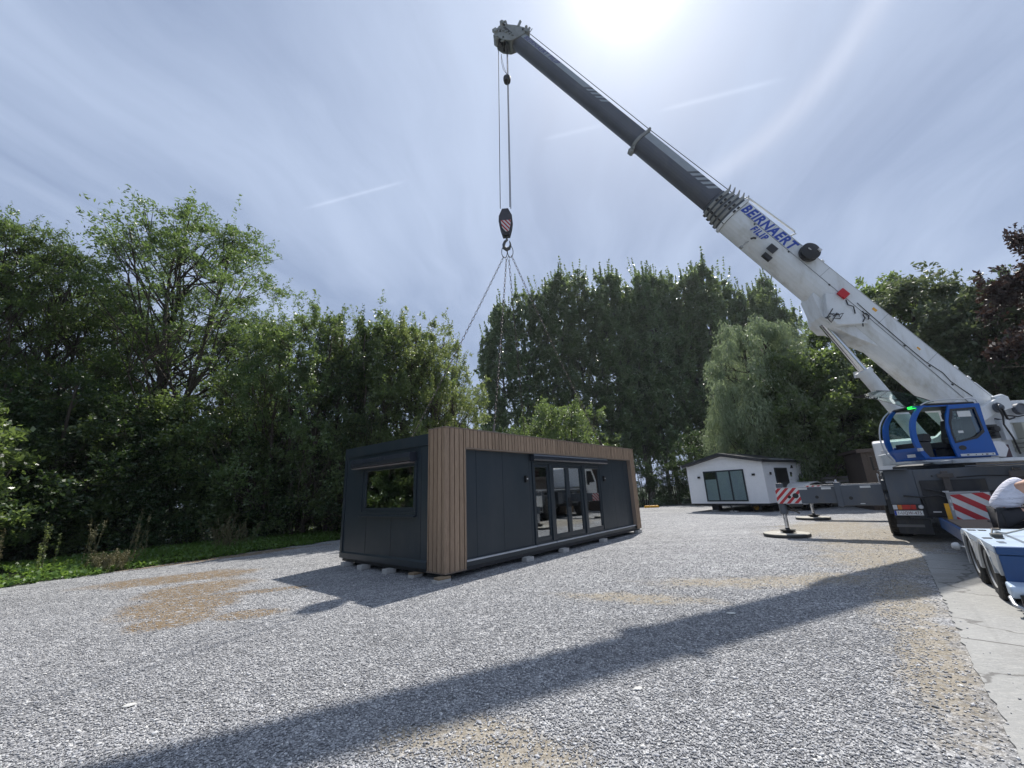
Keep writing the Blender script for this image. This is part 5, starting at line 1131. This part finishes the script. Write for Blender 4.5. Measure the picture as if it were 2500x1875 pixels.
# details on base section
def _(b): b.box(8.2, 8.5, WB / 2 + .002, WB / 2 + .02, -.46, -.16)
bb('vent_plate', M_BLACK, _, base_s, bevel=.01)
def _(b): b.box(8.1, 8.42, .30, .41, -.66, -.50); b.tube([(9.0, .44, -.36), (9.06, .46, -.42), (9.1, .44, -.5)], .035, 6)
bb('cover_plate', M_BLACK, _, base_s)
def _(b): b.tube([(9.1, .3, -.52), (9.12, .36, -.72), (9.1, .36, -.90)], .02, 6); b.lathe([(.02, 0), (.06, .02), (.06, .1), (.02, .12)], 12, T(9.1, .36, -1.0))
bb('hanging_lamp', M_HEAD, _, boom, smooth=True)
def _(b): b.box(5.55, 5.85, WB / 2 + .02, WB / 2 + .10, -.12, .16)
bb('red_flag_box', M_REDC, _, base_s, bevel=.02)
def _(b):
    for p in (((5.5, .5, -.06), (5.35, .55, -.2), (5.2, .55, -.12), (5.0, .53, -.26)), ((4.9, .5, .0), (4.8, .53, -.05), (4.82, .53, -.12), (4.7, .52, -.15), (4.66, .52, -.3)), ((4.8, .5, .02), (4.66, .52, .0), (4.6, .52, -.12)), ((4.62, .5, -.34), (4.55, .5, -.42))): b.tube(p, .018, 6)
bb('cable_bundle', M_BLACK, _, boom, smooth=True)
def _(b):   # cable reel
    b.lathe([(.08, 0), (.30, .02), (.31, .06), (.27, .08), (.26, .16), (.30, .18), (.31, .22), (.20, .25), (.08, .27)], 32, T(7.42, WB / 2 + .02, .36) @ RX(-PI / 2))
reel = bb('cable_reel', M_BLACK, _, boom, smooth=True)
def _(b): b.box(7.2, 7.32, WB / 2 + .26, WB / 2 + .32, .50, .58); b.tube([(7.42, WB / 2 + .26, .36), (7.55, WB / 2 + .32, .30)], .02, 6)
bb('reel_latch', M_LCLR, _, reel)
def _(b): b.tube([(8.3, .36, .55), (8.22, .36, .86), (8.3, .36, .90), (10.3, .36, .80), (10.36, .36, .76), (10.38, .36, .58)], .032, 8)
bb('guard_rail', M_SWHITE, _, boom, smooth=True)
def _(b):
    for x in (6.9, 4.0, 1.8, 1.35): b.box(x - .03, x + .03, .30, .36, .56, .66); b.box(x - .05, x + .07, .26, .40, .64, .69)
bb('rope_roller', M_SWHITE, _, boom, bevel=.008)
# head
BM_keep = BM_; BM_ = BM_ @ T(xe, 0, .03) @ Matrix.Diagonal((.87, .9, .87, 1)) @ T(-xe, 0, 0)
def _(b):
    b.prism([(xe - .25, .60), (xe + .15, .62), (xe + .55, .42), (xe + .95, .12), (xe + 1.12, -.22), (xe + 1.02, -.55), (xe + .70, -.74), (xe + .30, -.70), (xe - .05, -.44), (xe - .15, -.1)], -.34, -.29)
    b.prism([(xe - .25, .60), (xe + .15, .62), (xe + .55, .42), (xe + .95, .12), (xe + 1.12, -.22), (xe + 1.02, -.55), (xe + .70, -.74), (xe + .30, -.70), (xe - .05, -.44), (xe - .15, -.1)], .29, .34)
    b.box(xe - .05, xe + .12, -.29, .29, -.40, .42); b.box(xe + .2, xe + .9, -.29, .29, -.1, .08); b.box(xe - .3, xe - .1, -.34, .42, .42, .62)
hd_ = bb('boom_head', M_HEAD, _, boom, bevel=.015)
def _(b):
    for y in (-.18, -.06, .06, .18): b.lathe([(.05, -.04), (.24, -.04), (.26, -.03), (.22, 0), (.26, .03), (.24, .04), (.05, .04)], 24, T(xe + .78, y, -.42) @ RX(-PI / 2)); b.lathe([(.05, -.04), (.20, -.04), (.22, -.03), (.18, 0), (.22, .03), (.20, .04), (.05, .04)], 24, T(xe + .05, y, .46) @ RX(-PI / 2))
    for x, z in ((xe + .78, -.42), (xe + .05, .46), (xe + .35, -.58), (xe + .95, 0)): b.tube([(x, -.38, z), (x, .38, z)], .045, 10)
bb('sheave', M_CHASD, _, hd_, smooth=True)
def _(b):
    b.tube([(xe + .40, .30, .42), (xe + .62, .30, .78)], .07, 8); b.box(xe + .12, xe + .28, -.2, .2, .62, .80); b.box(xe + .2, xe + .3, -.25, .25, .80, .9); b.tube([(xe - .15, .30, .62), (xe - .05, .30, .82)], .06, 6); b.tube([(xe - .3, .32, .62), (xe - .2, .32, .86)], .022, 6)
    b.tube([(xe + .9, .3, .1), (xe + 1.15, .3, .25), (xe + 1.2, .3, .12)], .06, 6); b.box(xe + 1.0, xe + 1.2, .25, .45, -.1, .06); b.box(xe + .85, xe + 1.05, .3, .44, -.72, -.5); b.tube([(xe + .5, .3, -.72), (xe + .62, .3, -.9), (xe + .5, .3, -.95)], .04, 6); b.tube([(xe + .2, .32, -.66), (xe + .25, .32, -.82)], .04, 6); b.box(xe + .6, xe + .8, -.1, .38, -.86, -.72)
    for k in range(5): b.box(xe + .1 + k * .19, xe + .16 + k * .19, .34, .39, -.2 - .05 * k, -.1 - .03 * k)
bb('head_fitting', M_HEAD, _, hd_, bevel=.008)
def _(b): b.box(xe + .3, xe + .85, .342, .352, -.16, -.05)
bb('head_slot', M_BLACK, _, hd_)
BM_ = BM_keep
# luffing cylinder
def sc(p): return BM_.inverted() @ SM_ @ Vector(p)
top_b = Vector((5.42, 0, -.86)); topS = SM_.inverted() @ BM_ @ top_b; foot = Vector((-.15, 0, 2.25)); dvec = (topS - foot)
def _(b): b.tube([foot, foot + dvec * .60], .20, 20); b.tube([foot + dvec * .58, foot + dvec * .605], .235, 20); b.box(-.12, .12, -.3, -.2, -.1, .1, T(*(foot + dvec * .59)) ); b.tube([foot + Vector((0, -.3, 0)), foot + Vector((0, .3, 0))], .16, 14)
lc_ = sb('luffing_cylinder', M_WHITE, _, CR, smooth=True)
def _(b): b.tube([foot + dvec * .60, foot + dvec * .985], .125, 20)
sb('rod', M_CHROME, _, lc_, smooth=True)
def _(b): b.tube([topS + Vector((0, -.46, 0)), topS + Vector((0, .46, 0))], .075, 14)
sb('pin', M_BLACK, _, lc_)
def _(b):
    rs = np.random.default_rng(3)
    for k in range(7): p = topS + Vector((.0, .52, .0)); b.tube([p + Vector(rs.normal(size=3) * .06), p + Vector(rs.normal(size=3) * .14) + Vector((.08, .03, -.05)), p + Vector(rs.normal(size=3) * .12)], .018, 5)
sb('hose_bundle', M_BLACK, _, lc_, smooth=True)
# hoist rope: along boom, over head, down to hook block
def W2C(p): return CRinv @ Vector(p)
headW = (T(*P0) @ RZ(CRZ)) @ BM_ @ Vector((xe + .78, 0, -.42))
rope = MB()
def B2(x, y, z): return BM_ @ Vector((x, y, z))
rope.tube([B2(.2, .05, .95), B2(xb, .1, .82), B2(xc + .2, .1, .70), B2(xe + .05, .1, .69)], .014, 6)
xl, xr = .03 - .19, .03 + .24
for (tx, ty, bx_, by) in ((xl + .20, 13.16, xl - .0, 13.16), (xr + .14, 13.10, xr - .06, 13.10), (xr + .175, 13.2, xr - .02, 13.2)):
    rope.tube([W2C((tx, ty, 20.5)), W2C((bx_, by, 12.2))], .016, 6)
rope.build('hoist_rope', M_ROPE, CR)
sw = MB(); sw.tube([W2C((xl + .32, 13.12, 20.1)), W2C((xl + .33, 13.1, 19.8)), W2C((xl + .40, 13.1, 19.3)), W2C((xr + .08, 13.1, 18.9))], .009, 5); sw.tube([W2C((xl + .32, 13.14, 20.1)), W2C((xl + .30, 13.15, 19.7)), W2C((xl + .37, 13.12, 19.2)), W2C((xr + .08, 13.1, 18.9))], .009, 5)
swl = sw.build('limit_switch_cable', M_BLACK, CR)
b = MB(); b.lathe([(.05, 0), (.14, .02), (.16, .12), (.16, .25), (.1, .32), (.05, .33)], 14, T(*W2C((xr + .08, 13.14, 18.5)))); b.build('limit_switch_weight', M_CHASD, swl, smooth=True)

# ------------------------------------------------------------------ low-loader trailer
TRZ = math.atan2(.7638, .6455)
TR = empty('low_loader_trailer', (5.67, 5.20, 0), TRZ, 'blue and pale low-loader trailer cut by the right edge of the photo', 'trailer')
def tb_(name, m, fn, bevel=.006, smooth=False, parent=TR): b = MB(); fn(b); return b.build(name, m, parent, bevel=bevel, smooth=smooth)
tb_('deck', M_DECK, lambda b: b.prism([(.0, .70), (.0, .738), (.05, .744), (2.16, .744), (2.30, .70), (2.30, .66), (.0, .66)], -2.5, -.0))
tb_('tread_strip', mat('tread_strip', (.10, .13, .17), .5), lambda b: (b.box(.0, 2.1, -.34, -.30, .7445, .7475), b.box(.25, .42, -.16, -.10, .7445, .75), b.box(.0, .1, -1.2, -.5, .7445, .748)), bevel=0)
tb_('rear_panel', M_BLUET, lambda b: (b.box(-.03, .0, -2.5, -.02, .34, .64), b.box(-.045, -.0, -2.5, -.01, .645, .735)), bevel=.01)
tb_('rear_bumper', M_DECK, lambda b: b.prism([(-.22, .28), (-.20, .335), (-.02, .36), (-.02, .22), (-.18, .20)], -2.5, .0), bevel=.02)
lmp = tb_('tail_lamp', M_BLACK, lambda b: (b.box(-.24, -.19, -.42, -.06, .13, .25),))
tb_('red_lens', M_LRED, lambda b: b.box(-.248, -.241, -.25, -.08, .15, .23), parent=lmp); tb_('clear_lens', M_LCLR, lambda b: b.box(-.248, -.241, -.40, -.27, .15, .23), parent=lmp)
tb_('lower_rail', M_ALU, lambda b: b.tube([(-.27, -2.4, .11), (-.27, -.05, .11), (-.2, .0, .14), (-.1, .0, .2)], .022, 8), bevel=0, smooth=True)
tb_('chassis_beam', M_CHASD, lambda b: (b.box(.05, 5.5, -1.75, -1.55, .3, .62), b.box(.05, 5.5, -.95, -.75, .3, .62), b.box(.6, .75, -2.4, -.1, .3, .42), b.box(1.8, 1.95, -2.4, -.1, .3, .42)))
def _(b):
    for xw in (.78, 1.86):
        arcp = [(xw + .44 * math.cos(a), .30 + .44 * math.sin(a) * .98) for a in [PI * (.06 + .88 * k / 12) for k in range(13)]]; inn = [(xw + .405 * math.cos(a), .30 + .405 * math.sin(a) * .98) for a in [PI * (.06 + .88 * k / 12) for k in range(13)]]
        b.prism(arcp + inn[::-1], -.50, .005)
    b.prism([(1.12, .655), (1.52, .655), (1.44, .42), (1.38, .30), (1.26, .30), (1.20, .42)], -.03, .0); b.prism([(2.24, .655), (2.34, .655), (2.36, .2), (2.30, .2)], -.03, .0); b.prism([(.0, .655), (.36, .655), (.33, .48), (.05, .40)], -.03, .0)
tb_('fender', M_FEND, _, bevel=.004)
for xw in (.78, 1.86):
    for yy, s in ((-.13, 1), (-2.37, -1)): wheel(.37, .24, .22, TR, xw, yy, s)
tb_('low_bed', M_BLUET, lambda b: (b.box(2.31, 6.2, -2.45, -.12, .44, .58), b.box(2.31, 6.2, -.14, -.10, .40, .62)))
tb_('bed_planks', M_SHEDL, lambda b: [b.box(2.4 + k * .3, 2.66 + k * .3, -2.4, -.2, .582, .60) for k in range(12)], bevel=.004)
tb_('marker_lamp', M_SWHITE, lambda b: (b.lathe([(.02, 0), (.055, .02), (.06, .06), (.04, .10), (.01, .11)], 14, T(2.62, .02, .42) @ RX(-PI / 2)), b.tube([(2.4, -.1, .42), (2.62, .02, .42)], .012, 6)), bevel=0, smooth=True)
tb_('ratchet_strap', mat('grey_strap', (.34, .35, .33), .7), lambda b: b.tube([(.92, -.14, .755), (1.0, -.2, .80), (1.06, -.3, .785), (1.3, -.75, .90), (1.6, -1.6, 1.15)], .011, 6), bevel=0)
tb_('ratchet', M_HOOK, lambda b: (b.box(.88, 1.02, -.24, -.14, .75, .79), b.tube([(.92, -.14, .76), (1.02, -.18, .84), (1.05, -.26, .83)], .012, 6)))

# ------------------------------------------------------------------ crouching man on the low-loader
PE = empty('person', (5.67 + .6455 * 2.62 + .7638 * .80, 5.20 + .7638 * 2.62 - .6455 * .80, .60), TRZ + PI * -.5 + R(5), 'man in a white vest and dark trousers bending down on the trailer', 'person')
# local axes: X = facing direction (to the right of the photo), Y = away from the viewer
def skin_obj(name, J, E, m, parent, root=0, sub=2):
    me = bpy.data.meshes.new(name); me.from_pydata([j[:3] for j in J], E, []); o = bpy.data.objects.new(name, me); col.objects.link(o); o.parent = parent
    s = o.modifiers.new('skin', 'SKIN'); s.use_smooth_shade = True
    sv = me.skin_vertices[0].data if me.skin_vertices else None
    if sv is None:
        bpy.context.view_layer.objects.active = o
        me.attributes
    for i, j in enumerate(J): sv[i].radius = (j[3], j[4] if len(j) > 4 else j[3]); sv[i].use_root = (i == root)
    u = o.modifiers.new('subdiv', 'SUBSURF'); u.levels = sub; u.render_levels = sub
    bpy.context.view_layer.update(); dg = bpy.context.evaluated_depsgraph_get(); m2 = bpy.data.meshes.new_from_object(o.evaluated_get(dg)); o.modifiers.clear(); o.data = m2; m2.materials.clear(); m2.materials.append(m); m2.shade_smooth(); return o
J = [(-.22, 0, .34, .14, .15), (-.16, 0, .50, .115, .14), (-.02, 0, .67, .12, .15), (.13, 0, .78, .115, .175), (.26, 0, .83, .06), (.36, 0, .80, .055), (.46, 0, .74, .095, .085), (.50, 0, .64, .07, .07),
     (.13, -.19, .80, .075), (.20, -.25, .56, .052), (.40, -.20, .36, .038), (.46, -.18, .30, .032), (.14, .20, .79, .065), (.24, .24, .55, .05), (.42, .18, .36, .038), (.48, .16, .30, .032),
     (-.20, -.12, .30, .10), (.20, -.20, .42, .075), (.02, -.17, .08, .05), (.20, -.18, .035, .04), (-.20, .12, .30, .10), (.22, .20, .42, .075), (.04, .17, .08, .05), (.22, .18, .035, .04)]
E = [(0, 1), (1, 2), (2, 3), (3, 4), (4, 5), (5, 6), (6, 7), (3, 8), (8, 9), (9, 10), (10, 11), (3, 12), (12, 13), (13, 14), (14, 15), (0, 16), (16, 17), (17, 18), (18, 19), (0, 20), (20, 21), (21, 22), (22, 23)]
for side in (11, 15):
    p = J[side]
    for k in range(5):
        a = (k - 1.5) * .016; i0 = len(J)
        if k < 4: J += [(p[0] + .05, p[1] + a, p[2] - .03, .010), (p[0] + .075, p[1] + a * 1.2, p[2] - .06 - .004 * k, .009), (p[0] + .07, p[1] + a * 1.2, p[2] - .085, .007)]
        else: J += [(p[0] + .01, p[1] - .035, p[2] - .02, .011), (p[0] + .035, p[1] - .045, p[2] - .045, .009), (p[0] + .05, p[1] - .035, p[2] - .06, .007)]
        E += [(side, i0), (i0, i0 + 1), (i0 + 1, i0 + 2)]
try:
    body = skin_obj('body', J, E, M_SKIN, PE)
    vest = skin_obj('vest', [(-.25, 0, .36, .16, .185), (-.17, 0, .52, .15, .175), (-.04, 0, .68, .155, .185), (.06, 0, .765, .145, .175), (.13, 0, .80, .10, .12)], [(0, 1), (1, 2), (2, 3), (3, 4)], M_TANK, PE)
    trou = skin_obj('trousers', [(-.22, 0, .33, .165, .175), (-.20, -.12, .29, .125), (.20, -.20, .42, .10), (.02, -.17, .11, .075), (-.20, .12, .29, .125), (.22, .20, .42, .10), (.04, .17, .11, .075)], [(0, 1), (1, 2), (2, 3), (0, 4), (4, 5), (5, 6)], M_TROU, PE)
    hair = skin_obj('hair', [(.40, 0, .80, .085, .09), (.47, 0, .775, .10, .09)], [(0, 1)], M_HAIR, PE)
    for yy in (-.18, .17): skin_obj('shoe', [(.0, yy, .05, .05), (.12, yy, .045, .05), (.24, yy, .035, .04)], [(0, 1), (1, 2)], M_SHOE, PE)
except Exception as ex:
    print('PERSON FAILED', ex)

# ------------------------------------------------------------------ white mobile home
HRZ = R(90 - 54)      # X along the side wall (away), Y to the left along the gable
MH = empty('mobile_home', (13.25, 22.1, 0), HRZ, 'white weatherboard mobile home on wheels with a dark pitched roof', 'mobile home')
HL, HW = 9.2, 4.35; zb, ze, zr = .46, 2.62, 3.10
b = MB(); n = 14
def wall_boards(b, x0, x1, face, z0, z1fn):
    pass
b.prism([(0, zb), (HW, zb), (HW, ze), (HW / 2, zr), (0, ze)], .02, HL, 'X'); b.build('wall', M_HWALL, MH)
b = MB(); h_ = (ze - zb) / 13
for k in range(17):
    z = zb + k * h_; z2 = z + h_ - .012
    def yr(zz): 
        return (0, HW) if zz <= ze else ((zz - ze) / (zr - ze) * HW / 2, HW - (zz - ze) / (zr - ze) * HW / 2)
    if z2 < zr - .05:
        a0, a1 = yr(z); c0_, c1_ = yr(z2); b.add([(.0, a0, z), (.0, a1, z), (.012, c1_, z2), (.012, c0_, z2), (.02, a0, z), (.02, a1, z), (.02, c1_, z2), (.02, c0_, z2)], [(0, 3, 2, 1), (0, 1, 5, 4), (3, 7, 6, 2), (0, 4, 7, 3), (1, 2, 6, 5)])
    if z2 < ze: b.add([(.02, -.02, z), (HL, -.02, z), (HL, -.008, z2), (.02, -.008, z2), (.02, 0, z), (HL, 0, z), (HL, 0, z2), (.02, 0, z2)], [(0, 1, 2, 3), (0, 4, 5, 1), (3, 2, 6, 7), (0, 3, 7, 4), (1, 5, 6, 2)])
b.build('weatherboards', M_HWALL, MH)
b = MB(); b.box(-.03, .03, -.035, .03, zb, ze + .02); b.box(-.03, .03, HW - .03, HW + .02, zb, ze + .02); b.build('corner_trim', M_HWALL, MH)
b = MB(); ov = .32; sl = (zr - ze) / (HW / 2)
b.prism([(-ov * .6, ze - sl * ov * .6 + .02), (HW / 2, zr + .03), (HW + ov * .6, ze - sl * ov * .6 + .02), (HW + ov * .6, ze - sl * ov * .6 + .17), (HW / 2, zr + .20), (-ov * .6, ze - sl * ov * .6 + .17)], -.28, HL + .15, 'X'); rf = b.build('roof', M_HROOF, MH)
b = MB(); b.prism([(-.14, ze + .09), (-.10, ze + .165), (1.2, zr - .12), (1.15, zr - .16)], 1.0, HL - 1.0, 'X'); b.build('gutter_trim', M_ALU, rf)
b = MB(); b.box(.1, HL - .1, .1, HW - .1, zb - .12, zb - .003); b.box(-.02, HL, -.03, HW, zb - .06, zb - .003); b.build('base_frame', M_STEELD, MH)
# gable glazing: y from .95 to 3.1
gy0, gy1, gz0, gz1 = 1.0, 3.34, .58, 2.30
gw = MB(); gw.box(-.05, .0, gy0, gy1, gz0, gz0 + .07); gw.box(-.05, .0, gy0, gy1, gz1 - .07, gz1); gw.box(-.05, .0, gy0, gy0 + .07, gz0 + .07, gz1 - .07); gw.box(-.05, .0, gy1 - .07, gy1, gz0 + .07, gz1 - .07)
pw = (gy1 - gy0) / 3
for k in (1, 2): gw.box(-.045, .0, gy0 + pw * k - .04, gy0 + pw * k + .04, gz0 + .07, gz1 - .07)
gwo = gw.build('patio_window', M_ANTHF, MH)
MB().box(-.020, -.014, gy0 + .07, gy1 - .07, gz0 + .07, gz1 - .07).build('pane', glass_mat('home_glass', (.86, .90, .91), .10), gwo)
b = MB(); b.box(-.012, -.006, gy0 + .07, gy0 + pw * 2 - .04, gz0 + .07, gz1 - .07); b.box(-.012, -.006, gy0 + pw * 2 + .04, gy1 - .07, gz0 + .07, gz1 - .48); b.build('blind', M_BLIND, gwo)
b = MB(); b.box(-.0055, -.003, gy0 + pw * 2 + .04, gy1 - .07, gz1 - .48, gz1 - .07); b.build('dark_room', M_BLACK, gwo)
def small(nm, x0, x1, z0, z1, m=M_ANTHF):
    o = MB().box(x0, x1, -.06, -.02, z0, z1).build(nm, m, MH); MB().box(x0 + .06, x1 - .06, -.066, -.0605, z0 + .06, z1 - .06).build('pane', M_BLACK, o); return o
small('patio_window', 1.35, 2.95, .60, 2.30); small('window', 4.45, 4.85, 1.05, 1.85); small('door', 5.3, 5.95, .62, 2.35)
for x, z in ((.75, 2.0), (3.4, 1.98), (5.05, 1.98), (6.4, 1.98)):
    MB().box(x - .05, x + .05, -.09, -.02, z - .07, z + .07).build('wall_lamp', M_BLACK, MH)
for y in (.5, 3.65): MB().box(-.07, .0, y - .07, y + .07, 1.92, 2.03).build('wall_lamp', M_BLACK, MH)
MB().prism([(3.7, 2.45), (3.82, 2.28), (3.55, 2.28)], -.08, -.02, 'Y').build('vent_cover', M_BLACK, MH)
whl = wheel(.24, .18, .15, MH, .5, .75, -1, rim=M_YEL); whl.rotation_euler = (0, 0, R(90)); whl.location = (.45, .85, .25)
wheel(.30, .2, .17, MH, 3.2, .2, -1); wheel(.30, .2, .17, MH, 4.0, .2, -1)
b = MB(); b.box(.3, .7, 2.9, 3.3, .08, .34); b.tube([(.1, 2.1, .34), (.0, 1.9, .03)], .03, 6); b.tube([(.1, .5, .34), (.1, .5, .04)], .03, 6); b.box(1.5, 1.9, .1, .5, 0.01, .34); b.split('support_stand', M_CHASD, MH)
for i, (x, y, lb) in enumerate(((.35, 3.15, 'left concrete block under the front of the white home'), (.1, 1.95, 'flat concrete block under the middle of the white home'))):
    wp = Vector((13.25, 22.1, 0)) + Matrix.Rotation(HRZ, 3, 'Z') @ Vector((x, y, 0)); tag(MB().box(-.2, .2, -.1, .1, 0, .07).build('support_block', M_BLOCK, loc=(wp.x, wp.y, .002), rz=HRZ + PI / 2, bevel=.006), lb, 'block', 'blocks under the white home')
# yellow kerb block by the far edge
b = MB(); b.prism([(-.55, 0), (.55, 0), (.50, .16), (-.50, .16)], -.12, .12, 'Y'); o = b.build('yellow_block', M_YEL, loc=(10.3, 32.2, .004), rz=R(-5), bevel=.02); tag(o, 'low yellow kerb block on the gravel left of the white home', 'kerb block')

# ------------------------------------------------------------------ background: fence, shed, car, board wall
def fence(x0, y0, x1, y1, h, label, m=M_FENCE, n=9):
    L = math.dist((x0, y0), (x1, y1)); root = empty('slat_fence', (x0, y0, 0), math.atan2(y1 - y0, x1 - x0), label, 'fence'); b = MB()
    for k in range(n): z = .08 + k * (h - .1) / n; b.box(0, L, -.012, .012, z, z + (h - .1) / n - .035)
    b.build('slats', m, root)
    for k in range(int(L / 2.2) + 1): MB().box(k * 2.2 - .05, k * 2.2 + .05, .014, .11, 0, h + .04).build('post', m, root)
x0, y0 = pol(33.8, 31.5); x1, y1 = pol(40.6, 30.5); fence(x0, y0, x1, y1, 1.75, 'grey horizontal slat fence between the white home and the brown shed')
def shed(cx, cy, rz, w_, d_, h_, label, m, name='board_shed'):
    r = empty(name, (cx, cy, 0), rz, label, 'shed'); b = MB(); k = 0
    n = int(w_ / .22)
    for k in range(n): b.box(k * w_ / n, (k + 1) * w_ / n - .012, 0, .025, 0, h_)
    n2 = int(d_ / .22)
    for k in range(n2): b.box(0, .025, .026 + k * d_ / n2, .026 + (k + 1) * d_ / n2 - .012, 0, h_)
    b.box(.03, w_, d_, d_ + .03, 0, h_); b.box(w_, w_ + .03, 0, d_, 0, h_); b.build('wall', m, r)
    b = MB(); b.prism([(-.18, h_ + .02), (w_ + .18, h_ + .02), (w_ + .18, h_ + .15), (-.18, h_ + .15)], -.2, d_ + .2, 'Y'); b.build('roof', m, r)
    b = MB(); b.box(-.2, w_ + .2, -.225, -.202, h_ - .02, h_ + .16); b.build('fascia', m, r); return r
x0, y0 = pol(40.2, 27); s1 = shed(x0, y0, R(-25), 3.2, 3, 2.8, 'dark brown vertical-board shed behind the crane driver cab', M_SHED)
b = MB(); b.box(.9, 2.4, .1, .3, 3.02, 3.12); b.prism([(1.7, 3.13), (2.3, 3.12), (1.5, 3.6), (1.4, 3.6)], .2, .4, 'Y'); b.build('roof_boards', M_SHEDL, s1)
x0, y0 = pol(47.6, 23.0); shed(x0, y0, R(-38), 6.5, 3, 2.35, 'brown vertical-board shed behind the crane counterweight', M_SHEDL)
# parked car behind the home (only its white roof line shows)
cx, cy = pol(34.3, 29.0); car = empty('parked_car', (cx, cy, 0), R(35), 'white car parked before the slat fence, mostly hidden by the outrigger beam', 'car')
pr = arc([(-2.1, .55), (-2.1, .9), (-1.5, 1.0), (-.9, 1.40), (.1, 1.48), (.9, 1.36), (1.5, 1.02), (2.1, .92), (2.15, .5)]); b = MB(); b.prism(pr + [(2.1, .3), (-2.05, .3)], -.82, .82, 'Y'); b.build('body', M_CAR, car, bevel=.06, smooth=True)
b = MB(); b.prism([(-1.2, 1.05), (-.85, 1.34), (.1, 1.42), (.85, 1.31), (1.25, 1.05)], -.826, .826, 'Y'); b.build('side_window', M_BLACK, car)
for xw in (-1.3, 1.35):
    for s in (-1, 1): wheel(.32, .2, .2, car, xw, s * .74, s)

# ------------------------------------------------------------------ thin summer haze
hz = MB().box(-160, 180, -30, 175, -1.1, 36).build('haze', bpy.data.materials.new('haze'))
tag(hz, kind='stuff')
hm_ = hz.data.materials[0]; hm_.use_nodes = True; hn = hm_.node_tree; hn.nodes.clear()
vo = hn.nodes.new('ShaderNodeVolumePrincipled'); vo.inputs['Color'].default_value = (.86, .92, 1, 1); vo.inputs['Density'].default_value = .0003; vo.inputs['Anisotropy'].default_value = .45
ho = hn.nodes.new('ShaderNodeOutputMaterial'); hn.links.new(vo.outputs[0], ho.inputs['Volume'])
